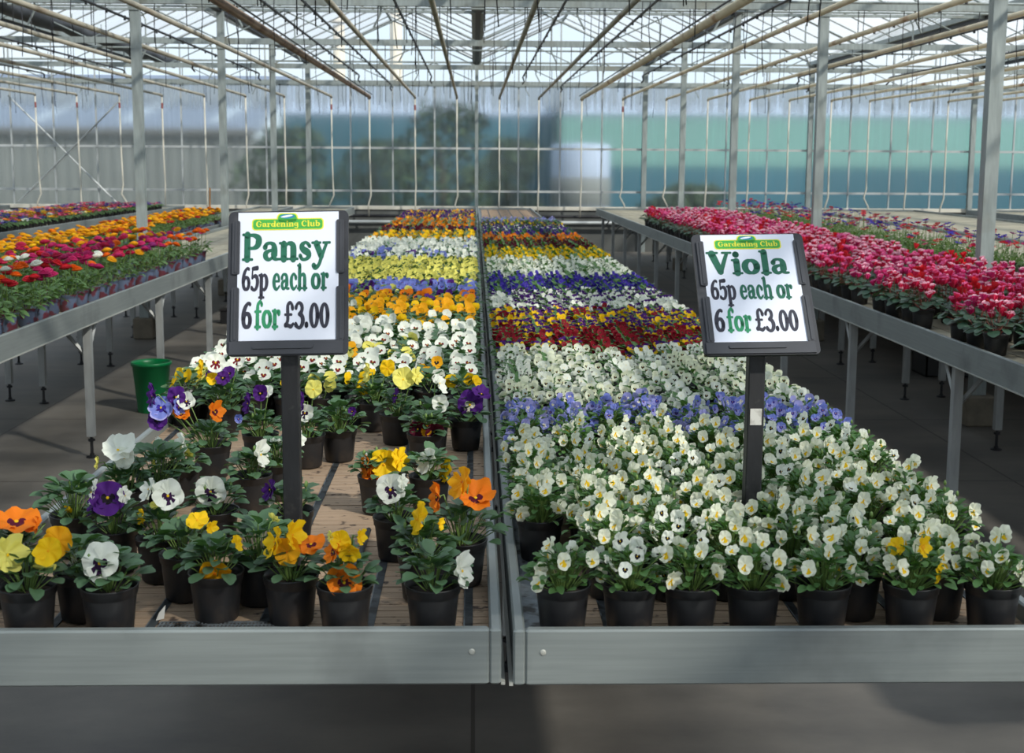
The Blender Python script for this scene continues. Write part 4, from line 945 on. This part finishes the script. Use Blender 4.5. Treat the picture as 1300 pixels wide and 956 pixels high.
def tallplant(kind, cols, var, near):
    rr = random.Random(hash_((kind, cols, var))); fol = Geo(); fl = []
    if kind == 'ranunculus':
        for i in range(46 if near else 26):
            a = i*2.4; t = rr.random(); r = .015+.058*rr.random()**.6; z = .078+.10*rr.random()*(1-r*4)
            leaf(fol, Vector((r*math.cos(a),r*math.sin(a),z)), a+rr.uniform(-.5,.5), rr.uniform(-.2,1.0), .04, .022, 'leaf_ranunculus', 0 if near else 1, .4, .2, rr.uniform(-.5,.5))
            if i % 2 == 0: fol.tube([(r*.3*math.cos(a),r*.3*math.sin(a),.07),(r*math.cos(a),r*math.sin(a),z)], .0014, 'stem_green', 3, False)
        n = rr.choice((3,4,5))
        for i in range(n):
            a = i*2.4+rr.uniform(-.6,.6); r = .055*((i+.5)/n)**.5; z = .215+rr.uniform(-.035,.035)
            q = Vector((r*math.cos(a),r*math.sin(a),z)); c_ = cols[i % len(cols)]
            fol.tube([(q.x*.3,q.y*.3,.075),(q.x*.8,q.y*.8,z*.6),tuple(q)], .0018, 'stem_green', 4, False)
            fl.append((c_, i % 3, M4(q, rr.uniform(0,6), rr.uniform(.025,.033), rr.uniform(-.3,.3)+.2, rr.uniform(-.3,.3))))
    elif kind == 'anemone':
        for i in range(30):
            a = i*2.4; r = .02+.06*rr.random()**.6; z = .08+.075*rr.random()
            leaf(fol, Vector((r*math.cos(a),r*math.sin(a),z)), a+rr.uniform(-.8,.8), rr.uniform(0,1.2), .05, .012, 'leaf_anemone', 1, .4, .2, rr.uniform(-.8,.8))
        n = rr.choice((2,3,4))
        for i in range(n):
            a = rr.uniform(0,6.28); r = rr.uniform(.01,.07); z = rr.uniform(.19,.30)
            q = Vector((r*math.cos(a),r*math.sin(a),z)); c_ = rr.choice(cols)
            fol.tube([(q.x*.2,q.y*.2,.075),(q.x*.7,q.y*.7,z*.6),tuple(q)], .0016, 'stem_green', 4, False)
            fl.append((c_, i % 3, M4(q, rr.uniform(0,6), rr.uniform(.022,.028), rr.uniform(-.3,.5), rr.uniform(-.4,.4))))
    else:
        for i in range(16):
            a = i*2.4; r = .02+.03*i/16
            leaf(fol, Vector((r*math.cos(a),r*math.sin(a),.085)), a, .35-.5*i/16, .055, .03, 'leaf_primrose', 1, .4, .15, rr.uniform(-.3,.3))
        for i in range(12):
            a = i*2.4; r = .042*((i+.5)/12)**.5
            fl.append((cols[0], i % 3, M4(Vector((r*math.cos(a),r*math.sin(a),.122-r*.4+rr.uniform(-.006,.01))), rr.uniform(0,6), rr.uniform(.013,.017), rr.uniform(-.1,.6), rr.uniform(-.4,.4))))
    return fol, fl
HF = dict(ranunculus=lambda c, l, r: ball_flower(c, l, r), anemone=lambda c, l, r: daisy(c, l, r), primrose=lambda c, l, r: primflower(c, r))
hfm = {}
PRN = mixed_pot(16,1.08,1.05,'pot_printed').mesh('pot'); PRS = soil_geo(10,1.08,1.05).mesh('soil')
def put(kind, cols, var, near, x, y, label, group, rr, potm='pot_black', sc=1):
    key = (kind, cols, var, near)
    if key not in TP:
        fol, fl = tallplant(kind, cols, var, near)
        if near: TP[key] = (fol.mesh('foliage', True), fl)
        else:
            g = Geo().add(pot_geo(8,1.08,1.05,potm)).add(soil_geo(6,1.08,1.05)).add(fol)
            for c_, fi, m in fl: g.add(HF[kind](c_, 1, random.Random(fi)), m)
            TP[key] = g.mesh('potted_'+kind, True)
    rz = rr.uniform(0,6.28)
    if near:
        fo, fl = TP[key]; L_ = []
        for c_, fi, m in fl:
            if (kind,c_,fi) not in hfm: hfm[(kind,c_,fi)] = HF[kind](c_, 0, random.Random(fi)).mesh('flower', True)
            L_.append((hfm[(kind,c_,fi)], m))
        plant('potted_'+kind, label, 'potted plant', x, y, group, PRN, PRS, fo, L_, rz)
    else:
        o = bpy.data.objects.new('potted_'+kind, TP[key]); o.location = (x,y,ZP); o.rotation_euler = (0,0,rz); o.scale = (1,1,sc); link(o); tag(o, label, 'potted plant', group)
CN = dict(ranorange='orange',scarlet='red',white='white',plum='plum purple',magenta='magenta',crimson='crimson',golden='golden',red='deep red',yellow='yellow',violet='violet',pink='pink',orange='orange',deepblue='deep blue',purple='purple',hotpink='hot pink',cream='cream')
rr_ = random.Random(12); G_R = 'ranunculus on the two left benches'
def rcols(y, front):
    if front:
        if y < 5.6: pal = [('white','plum'),('white',),('scarlet','ranorange'),('ranorange',),('red',)]
        elif y < 7.0: pal = [('scarlet','ranorange'),('crimson','red'),('magenta',),('white','ranorange'),('crimson','plum')]
        elif y < 8.4: pal = [('magenta','plum'),('crimson',),('magenta',),('golden','magenta'),('red','ranorange')]
        else: pal = [('ranorange','hotpink'),('golden',),('ranorange',),('magenta','golden')]
    else:
        if y < 7.6: pal = [('plum',),('golden',),('crimson',),('golden','plum'),('red',)]
        elif y < 9: pal = [('golden',),('golden','ranorange'),('magenta',),('golden',),('yellow','golden')]
        else: pal = [('golden',),('golden',),('yellow','golden'),('golden','orange'),('golden','red')]
    return rr_.choice(pal)
y = 4.75; row = 0; nr_ = 0
while y < 9.55:
    row += 1
    for ci, x in enumerate((-1.985,-2.17,-2.355,-2.54,-2.66+.03)):
        if ci == 4: continue
        cs = rcols(y, True); nr_ += 1
        put('ranunculus', cs, rr_.randrange(2), y < 6.6, x+rr_.uniform(-.012,.012), y+rr_.uniform(-.012,.012), '%s ranunculus, left aisle bench, %s row back, %s pot from aisle' % (' and '.join(CN[c] for c in cs), ordw(row), ordw(ci+1)), G_R, rr_, 'pot_printed')
    y += .195
y = 7.0; row = 0
while y < 15.3 and nr_ < 300:
    row += 1
    for ci, x in enumerate((-2.955,-3.10,-3.245)):
        if nr_ >= 300: break
        cs = rcols(y, False); nr_ += 1
        put('ranunculus', cs, rr_.randrange(3), False, x+rr_.uniform(-.015,.015), y+rr_.uniform(-.012,.012), '%s ranunculus behind left columns, %s row back, %s pot from columns' % (' and '.join(CN[c] for c in cs), ordw(row), ordw(ci+1)), G_R, rr_, 'pot_printed', .78)
    y += .16
print('ranunculus', nr_)
y = 7.9; row = 0; na = 0
while y < 16.3 and na < 300:
    row += 1
    for ci, x in enumerate((3.12,3.31,3.50,3.69)):
        if na >= 300 or (y > 13 and rr_.random() < .1): continue
        cs = rr_.choice([('scarlet','deepblue'),('deepblue','violet'),('magenta','scarlet'),('scarlet',),('plum','deepblue')]); na += 1
        put('anemone', cs, rr_.randrange(3), False, x+rr_.uniform(-.02,.02), y+rr_.uniform(-.02,.02), '%s anemone, right bench, %s row back, %s pot from columns' % (' and '.join(CN[c] for c in cs), ordw(row), ordw(ci+1)), 'anemones on the wide right bench', rr_)
    y += .20
y = 12.3; row = 0; npr = 0
while y < 19.6 and npr < 290:
    row += 1
    for ci, x in enumerate((-4.70,-4.90,-5.10,-5.30,-5.50,-5.70)):
        if npr >= 290 or (ci > 3 and y < 13.5): continue
        cs = (rr_.choice(['violet','yellow','magenta','white','scarlet','pink','golden','deepblue','crimson','orange','hotpink'] if y < 17.6 else ['violet','magenta','hotpink','violet','crimson']),); npr += 1
        put('primrose', cs, rr_.randrange(2), False, x+rr_.uniform(-.015,.015), y+rr_.uniform(-.015,.015), '%s primrose, far left bench, %s row back, %s pot from the rail' % (CN[cs[0]], ordw(row), ordw(ci+1)), 'primroses on the far left bench', rr_)
    y += .20
print('cyc', nc, 'anem', na, 'prim', npr)

# ------------------------------------------------------------------ price signs
T_, t_n = .165, .075
def arc(cx, cy, rx, ry, a0, a1, wf, n=14):
    o = []
    for i in range(n+1):
        a = math.radians(a0+(a1-a0)*i/n); o.append((cx+rx*math.cos(a), cy+ry*math.sin(a), wf[0]+(wf[1]-wf[0])*abs(math.cos(a))))
    return o
GL = {  # glyph: (advance, strokes); a stroke is a list of (x, y, pen width)
'P':(.66,[[(.17,.04,T_),(.17,.68,T_)],[(.03,.03,.06),(.33,.03,.06)],[(.03,.69,.06),(.2,.69,.06)],[(.2,.67,.07),(.38,.67,.09),(.52,.60,.15),(.54,.50,.17),(.49,.39,.14),(.36,.33,.08),(.2,.33,.07)]]),
'V':(.74,[[(.16,.66,.19),(.38,.08,.16)],[(.62,.66,.09),(.38,.06,.12)],[(.01,.69,.06),(.33,.69,.06)],[(.49,.69,.06),(.75,.69,.06)]]),
'a':(.56,[[(.09,.35,.13),(.14,.43,.09),(.25,.46,.07),(.36,.41,.12),(.39,.30,T_),(.39,.10,T_),(.44,.03,.08),(.53,.03,.06)],[(.38,.27,.06),(.22,.25,.08),(.11,.18,.13),(.12,.08,.13),(.22,.02,.08),(.34,.08,.07)]]),
'n':(.62,[[(.14,.03,T_),(.14,.42,T_)],[(.01,.03,.06),(.28,.03,.06)],[(.01,.45,.06),(.14,.45,.06)],[(.17,.34,.06),(.28,.44,.08),(.40,.42,.13),(.45,.32,T_),(.45,.03,T_)],[(.34,.03,.06),(.59,.03,.06)]]),
's':(.44,[[(.36,.36,.09),(.30,.43,.08),(.21,.46,.07),(.11,.38,.13),(.15,.28,.15),(.29,.20,.16),(.34,.11,.13),(.25,.02,.08),(.12,.02,.08),(.06,.11,.10)]]),
'y':(.58,[[(.14,.43,.15),(.30,.10,.15)],[(.47,.43,.08),(.30,.04,.09),(.22,-.14,.09),(.11,-.21,.11),(.06,-.15,.12)],[(.01,.45,.06),(.27,.45,.06)],[(.37,.45,.06),(.58,.45,.06)]]),
'i':(.32,[[(.16,.03,T_),(.16,.42,T_)],[(.03,.03,.06),(.30,.03,.06)],[(.03,.45,.06),(.16,.45,.06)],[(.16,.63,.17),(.165,.63,.17)]]),
'o':(.56,[arc(.27,.235,.185,.20,0,360,(.075,.17),24)]),
'l':(.32,[[(.16,.03,T_),(.16,.70,T_)],[(.03,.03,.06),(.30,.03,.06)],[(.03,.72,.06),(.16,.72,.06)]]),
'6':(.52,[arc(.27,.21,.165,.18,0,360,(.075,.15),22),[(.43,.64,.09),(.32,.66,.08),(.18,.54,.13),(.10,.36,.15),(.10,.22,.15)]]),
'5':(.50,[[(.13,.65,.10),(.42,.67,.12)],[(.13,.62,.07),(.10,.38,.07)],[(.11,.37,.08),(.24,.43,.09),(.38,.38,.14),(.42,.23,.16),(.35,.07,.12),(.22,.01,.08),(.08,.07,.12)]]),
'p':(.60,[[(.15,-.2,T_),(.15,.42,T_)],[(.01,-.22,.06),(.31,-.22,.06)],[(.01,.45,.06),(.15,.45,.06)],[(.18,.37,.06),(.31,.45,.08),(.43,.38,.14),(.47,.23,T_),(.42,.08,.13),(.30,.01,.08),(.18,.08,.06)]]),
'e':(.50,[[(.12,.25,.06),(.42,.25,.06)],[(.42,.27,.10),(.38,.39,.11),(.27,.46,.07),(.15,.39,.13),(.10,.23,T_),(.15,.08,.14),(.28,.01,.08),(.44,.10,.07)]]),
'c':(.48,[[(.39,.35,.14),(.30,.45,.08),(.20,.44,.09),(.12,.33,.15),(.11,.18,T_),(.18,.05,.12),(.29,.01,.08),(.43,.10,.07)]]),
'h':(.62,[[(.14,.03,T_),(.14,.70,T_)],[(.01,.03,.06),(.28,.03,.06)],[(.01,.72,.06),(.14,.72,.06)],[(.17,.34,.06),(.28,.44,.08),(.40,.42,.13),(.45,.32,T_),(.45,.03,T_)],[(.34,.03,.06),(.59,.03,.06)]]),
'r':(.46,[[(.14,.03,T_),(.14,.42,T_)],[(.01,.03,.06),(.30,.03,.06)],[(.01,.45,.06),(.14,.45,.06)],[(.17,.32,.06),(.25,.43,.08),(.36,.40,.15)]]),
'f':(.40,[[(.16,.03,T_),(.16,.54,.14),(.22,.66,.10),(.31,.71,.08),(.38,.63,.12)],[(.02,.03,.06),(.32,.03,.06)],[(.02,.44,.06),(.34,.44,.06)]]),
'£':(.54,[[(.44,.56,.13),(.39,.67,.09),(.30,.71,.08),(.20,.62,.12),(.20,.40,.13),(.20,.20,.12),(.10,.06,.10)],[(.08,.07,.11),(.22,.06,.09),(.36,.03,.10),(.48,.10,.08)],[(.06,.37,.06),(.40,.37,.06)]]),
'3':(.50,[[(.08,.57,.12),(.15,.67,.08),(.26,.70,.08),(.38,.60,.13),(.36,.46,.12),(.22,.38,.08)],[(.22,.38,.08),(.36,.34,.13),(.43,.20,.16),(.36,.05,.12),(.22,-.01,.08),(.07,.08,.13)]]),
'.':(.24,[[(.11,.07,.15),(.115,.07,.15)]]),
'0':(.52,[arc(.26,.335,.165,.315,0,360,(.075,.15),26)]),
'G':(.74,[[(.58,.53,.12),(.50,.66,.09),(.38,.70,.08),(.20,.60,.14),(.12,.36,.17),(.19,.12,.15),(.38,.01,.08),(.54,.08,.09),(.57,.28,.15)],[(.43,.31,.06),(.68,.31,.06)]]),
'C':(.68,[[(.58,.53,.12),(.50,.66,.09),(.38,.70,.08),(.20,.60,.14),(.12,.36,.17),(.19,.12,.15),(.38,.01,.08),(.58,.14,.08)]]),
'd':(.60,[arc(.24,.23,.16,.20,0,360,(.07,.15),20),[(.44,.03,T_),(.44,.70,T_)],[(.32,.72,.06),(.44,.72,.06)],[(.44,.03,.06),(.57,.03,.06)]]),
'g':(.56,[arc(.23,.27,.15,.17,0,360,(.07,.14),20),[(.42,.44,.13),(.42,-.06,.14),(.30,-.19,.09),(.10,-.15,.11)]]),
'u':(.62,[[(.14,.44,T_),(.14,.14,T_),(.22,.03,.10),(.34,.04,.07),(.42,.14,.06)],[(.45,.44,T_),(.45,.03,T_)],[(.01,.45,.06),(.14,.45,.06)],[(.45,.03,.06),(.59,.03,.06)]]),
'b':(.60,[[(.15,.06,T_),(.15,.70,T_)],[(.01,.72,.06),(.15,.72,.06)],[(.18,.37,.06),(.31,.45,.08),(.43,.38,.14),(.47,.23,T_),(.42,.08,.13),(.30,.01,.08),(.16,.05,.06)]]),
}
def smoothpath(p):
    if len(p) < 3 or len(p) > 13: return p
    o = []
    for i in range(len(p)-1):
        a = p[max(i-1,0)]; b = p[i]; c = p[i+1]; d = p[min(i+2,len(p)-1)]
        for s in range(4):
            t = s/4
            o.append(tuple(.5*((2*b[k])+(-a[k]+c[k])*t+(2*a[k]-5*b[k]+4*c[k]-d[k])*t*t+(-a[k]+3*b[k]-3*c[k]+d[k])*t**3) for k in range(3)))
    o.append(p[-1]); return o
def lettering(g, text, x0, x1, base, cap, mat, z, fat=1.0):
    """draws text between x0 and x1 (metres) with capital height cap on the line y = base, in the plane z"""
    adv = sum((GL[c][0] if c != ' ' else .26) for c in text); sx = (x1-x0)/adv; sy = cap/.72; cx = 0; lay = 0
    for c in text:
        if c == ' ': cx += .26; continue
        for st in GL[c][1]:
            straight = len(st) == 2
            pts = st if straight else smoothpath(st)
            V = []; n = len(pts)
            for i, (px, py, w) in enumerate(pts):
                a = pts[max(i-1,0)]; b = pts[min(i+1,n-1)]
                if n > 14 and abs(pts[0][0]-pts[-1][0]) < 1e-6 and abs(pts[0][1]-pts[-1][1]) < 1e-6:
                    if i == 0: a = pts[-2]
                    if i == n-1: b = pts[1]
                dx, dy = b[0]-a[0], b[1]-a[1]; l = math.hypot(dx, dy) or 1; nx, ny = -dy/l, dx/l; w = w*fat
                V.append((px+nx*w/2, py+ny*w/2)); V.append((px-nx*w/2, py-ny*w/2))
            zz = z+lay*1e-6; lay = (lay+1) % 40
            T3 = lambda q: (x0+(cx+q[0])*sx, base+q[1]*sy, zz)
            g.poly([T3(q) for q in V], [(2*i,2*i+1,2*i+3,2*i+2) for i in range(n-1)], mat)
            for (px, py, w) in (pts[0], pts[-1]):        # rounded ends
                w = w*fat; k = 10
                g.poly([T3((px+w/2*math.cos(2*PI*j/k), py+w/2*math.sin(2*PI*j/k))) for j in range(k)], [tuple(range(k))], mat)
        cx += GL[c][0]
def rrect(x0, x1, y0, y1, r, n=5):
    o = []
    for cx, cy, a in ((x1-r,y0+r,-90),(x1-r,y1-r,0),(x0+r,y1-r,90),(x0+r,y0+r,180)):
        for i in range(n+1): t = math.radians(a+90*i/n); o.append((cx+r*math.cos(t), cy+r*math.sin(t)))
    return o
def slab(g, pts, z0, z1, mat):
    n = len(pts); g.poly([(x,y,z0) for x,y in pts]+[(x,y,z1) for x,y in pts], [tuple(range(n))[::-1], tuple(range(n,2*n))]+[(i,(i+1)%n,n+(i+1)%n,n+i) for i in range(n)], mat)
def price_sign(word, label, x, y, zb, tilt, roll, wx, ypost):
    t = thing('price_sign', label, 'sign', (x, ypost, ZBED))
    S = .000291                               # metres per reading unit of the sign's face
    U = lambda px: (px-408)*S
    Vv = lambda py: (930-py)*S
    B = Matrix.Translation((0, y-ypost, zb-ZBED)) @ Matrix.Rotation(roll,4,'Y') @ Matrix.Rotation(PI/2-tilt,4,'X')
    def part(name, g, parent=t):
        gg = Geo().add(g, B); return obj(name, gg, parent)
    g = Geo(); slab(g, rrect(U(50),U(766),Vv(932),Vv(48),.010), -.006, 0, 'sign_black')
    board = part('backing_board', g)
    g = Geo()
    slab(g, [(U(66),Vv(925)),(U(738),Vv(925)),(U(738),Vv(846)),(U(66),Vv(846))], 0, .0035, 'sign_clip'); slab(g, rrect(U(205),U(560),Vv(893),Vv(868),.003), .0035, .006, 'sign_clip')
    part('bottom_ledge', g)
    for nm, xa, xb, xc in (('side_clip',76,121,92),('side_clip',696,742,716)):
        for (ya, yb) in ((108,438),(520,846)):
            g = Geo(); slab(g, rrect(U(xa),U(xb),Vv(yb),Vv(ya),.003), 0, .004, 'sign_clip')
            g.box(U(xc),U(xc+14),Vv(yb-8),Vv(ya+8),.004,.0055,'sign_clip'); part(nm, g)
    g = Geo(); slab(g, [(U(108),Vv(842)),(U(708),Vv(842)),(U(708),Vv(56)),(U(108),Vv(56))], .0006, .0012, 'paper'); part('paper_sheet', g)
    z = .0016
    g = Geo(); slab(g, rrect(U(190),U(619),Vv(168),Vv(95),.006), z-.0003, z, 'badge_yellow'); slab(g, rrect(U(338),U(465),Vv(120),Vv(62),.008), z-.0003, z, 'badge_yellow')
    slab(g, rrect(U(197),U(612),Vv(162),Vv(101),.005), z, z+.0002, 'badge_green'); slab(g, rrect(U(345),U(458),Vv(120),Vv(68),.007), z, z+.0002, 'badge_green')
    el = [(U(401)+.0130*math.cos(a), Vv(83)+.0040*math.sin(a)) for a in np.linspace(0,2*PI,18,endpoint=False)]; slab(g, el, z+.0002, z+.0004, 'badge_blue')
    el = [(U(398)+.010*math.cos(a)+.003*math.sin(a), Vv(82)+.0022*math.sin(a)+.001*math.cos(a)) for a in np.linspace(0,2*PI,16,endpoint=False)]; slab(g, el, z+.0004, z+.0006, 'badge_white')
    bd = part('header_badge', g)
    g = Geo(); lettering(g, 'Gardening Club', U(213), U(599), Vv(146), .0102, 'badge_yellow', z+.0005, 1.0); part('badge_lettering', g, bd)
    g = Geo(); lettering(g, word, U(wx[0]), U(wx[1]), Vv(354), .0488, 'ink_green', z, 1.22)
    part('name_lettering', g)
    g = Geo()
    lettering(g, '65p', U(134), U(296), Vv(536), .0425, 'ink_black', z, 1.24); lettering(g, 'each', U(316), U(524), Vv(534), .0425, 'ink_green', z, 1.24); lettering(g, 'or', U(546), U(652), Vv(534), .0425, 'ink_green', z, 1.24)
    lettering(g, '6', U(136), U(198), Vv(766), .0475, 'ink_black', z, 1.3); lettering(g, 'for', U(214), U(368), Vv(766), .0475, 'ink_midgreen', z, 1.24); lettering(g, '£3.00', U(386), U(656), Vv(766), .0445, 'ink_black', z, 1.3)
    part('price_lettering', g)
    py = 0
    hb = zb-ZBED
    obj('post', Geo().bbox(-.0150,.0150,-.0150,.0150, 0, hb+.05, 'post_black', .002), t)
    # bracket that joins the leaning board to the post
    back = B @ Vector((0,.045,-.006)); obj('bracket', Geo().tube([(0,.010,hb+.03), (0,.012,hb+.052), tuple(back)], .006, 'sign_clip', 6), t)
    return t
s1 = price_sign('Pansy', 'pansy price sign, white sheet in black frame on a black post', -.3195, 2.200, 1.172, math.radians(19), math.radians(-1.2), (134,656), 2.238)
s2 = price_sign('Viola', 'viola price sign, white sheet in black frame leaning back on a black post', .512, 2.25, 1.167, math.radians(37), math.radians(-1.0), (134,648), 2.305)
obj('sticker', Geo().box(-.0105,.0105,-.0164,-.0151,.262,.292,'sticker'), s2)

# ------------------------------------------------------------------ small things
t = thing('plant_bucket', 'green plastic bucket standing on the concrete floor in the left aisle', 'bucket', (-1.94,7.74,0))
obj('shell', Geo().lathe([(.0,.0),(.080,.0),(.084,.004),(.112,.285),(.120,.287),(.121,.303),(.118,.306),(.112,.305),(.108,.285),(.082,.02),(0,.02)], 'plastic_green', 32), t, smooth=True)
obj('soil', Geo().lathe([(.1055,.262),(.05,.268),(0,.265)], 'soil', 20), t)
t = thing('black_crate', 'black plastic crate on the floor under the right benches', 'crate', (3.45,9.2,0))
g = Geo(); W, D, Hh = .42, .3, .22
for (a,b,c,d) in ((-W,W,-D,-D+.02),(-W,W,D-.02,D),(-W,-W+.02,-D,D),(W-.02,W,-D,D)): g.box(a/2 if False else a*.5,b*.5,c*.5,d*.5,0,Hh,'plastic_black')
g.box(-W*.5,W*.5,-D*.5,D*.5,0,.01,'plastic_black'); obj('crate_body', g, t)
obj('rim', Geo().box(-W*.5-.01,W*.5+.01,-D*.5-.01,-D*.5,Hh-.03,Hh,'plastic_black').box(-W*.5-.01,W*.5+.01,D*.5,D*.5+.01,Hh-.03,Hh,'plastic_black'), t)
t = thing('black_box', 'small black box on the floor under the left side bench, far back', 'box', (-2.25,12.1,0))
obj('box_body', Geo().bbox(-.11,.11,-.09,.09,0,.12,'plastic_black',.006), t); obj('lid', Geo().bbox(-.118,.118,-.098,.098,.12,.135,'plastic_black',.004), t)
# perforated strip lying along the front of the left bench
t = Geo(); x0_, x1_ = -.497, -.292
yy0 = 1.950
for k in range(4): t.box(x0_, x1_, yy0+k*.0125, yy0+k*.0125+.0035, ZBED+.0025, ZBED+.0045, 'strip_galv')
k = 0
while x0_+k*.006 < x1_: t.box(x0_+k*.006, x0_+k*.006+.0028, yy0, yy0+.041, ZBED+.0025, ZBED+.0042, 'strip_galv'); k += 1
tag(obj('perforated_strip', t), 'grey perforated metal strip lying on the boards by the front left panel', 'metal strip')
g = Geo(); g.poly([(0,0,0),(.012,.004,.002),(.016,.0,.026),(.006,-.002,.014)], [(0,1,2,3)], 'white_plastic'); g.poly([(0,.001,0),(.012,.005,.002),(.016,.001,.026),(.006,-.001,.014)], [(3,2,1,0)], 'white_plastic')
tag(obj('plant_label', g, None, (-.507,2.0,ZBED+.002)), 'small torn white plastic label on the boards left of the perforated strip', 'label')
tag(obj('metal_rod', Geo().tube([(-.212,2.22,ZBED+.006),(-.208,2.50,ZBED+.006)], .0055, 'strip_metal', 8), smooth=True), 'short dark metal rod lying on bare boards in the middle of the left bench', 'rod')
tag(obj('bamboo_cane', Geo().tube([(-3.32,16.4,ZBED),(-3.31,16.4,1.17)], .012, 'cane', 6), smooth=True), 'brown bamboo cane standing upright on the left bench near the back wall', 'cane')
tag(obj('clear_label', Geo().bbox(1.02,1.30,9.85,10.02,0,.05,'outside_white',.01), None), 'pale crumpled plastic bag on the floor of the right aisle', 'bag') if False else None

# ------------------------------------------------------------------ light
sc = bpy.context.scene
w = bpy.data.worlds.new('world'); sc.world = w; w.use_nodes = True; nt = w.node_tree; N = nt.nodes; L = nt.links
bg = N['Background']; tc = N.new('ShaderNodeTexCoord'); sep = N.new('ShaderNodeSeparateXYZ'); L.new(tc.outputs['Generated'], sep.inputs[0])
r = N.new('ShaderNodeValToRGB'); r.color_ramp.elements[0].position = 0; r.color_ramp.elements[0].color = (.76,.86,.93,1); r.color_ramp.elements[1].position = .55; r.color_ramp.elements[1].color = (.50,.66,.86,1)
L.new(sep.outputs['Z'], r.inputs['Fac'])
nzz = N.new('ShaderNodeTexNoise'); nzz.inputs['Scale'].default_value = 2.2; nzz.inputs['Detail'].default_value = 6; mp = N.new('ShaderNodeMapping'); mp.inputs['Scale'].default_value = (1,1,2.5)
L.new(tc.outputs['Generated'], mp.inputs[0]); L.new(mp.outputs[0], nzz.inputs['Vector'])
cr = N.new('ShaderNodeValToRGB'); cr.color_ramp.elements[0].position = .42; cr.color_ramp.elements[1].position = .66; L.new(nzz.outputs['Fac'], cr.inputs['Fac'])
mx = N.new('ShaderNodeMixRGB'); L.new(cr.outputs['Color'], mx.inputs['Fac']); L.new(r.outputs['Color'], mx.inputs['Color1']); mx.inputs['Color2'].default_value = (.86,.91,.95,1)
L.new(mx.outputs['Color'], bg.inputs['Color']); bg.inputs['Strength'].default_value = 1.15
sd = bpy.data.lights.new('sun', 'SUN'); sd.energy = 4.3; sd.angle = math.radians(2.5); sd.color = (1,.95,.86); so = bpy.data.objects.new('sun', sd); C.objects.link(so)
dirv = Vector((-.62, .62, -.62))          # light travels to the left, away from the camera and down
so.rotation_euler = dirv.to_track_quat('-Z','Y').to_euler()
vs = sc.view_settings; vs.view_transform = 'Standard'; vs.look = 'None'; vs.gamma = 1; vs.use_curve_mapping = False; vs.exposure = 0.15
cy = sc.cycles; cy.max_bounces = 8; cy.diffuse_bounces = 4; cy.glossy_bounces = 3; cy.transmission_bounces = 6; cy.transparent_max_bounces = 16; cy.use_denoising = True
cy.sample_clamp_indirect = 6; cy.caustics_reflective = False; cy.caustics_refractive = False
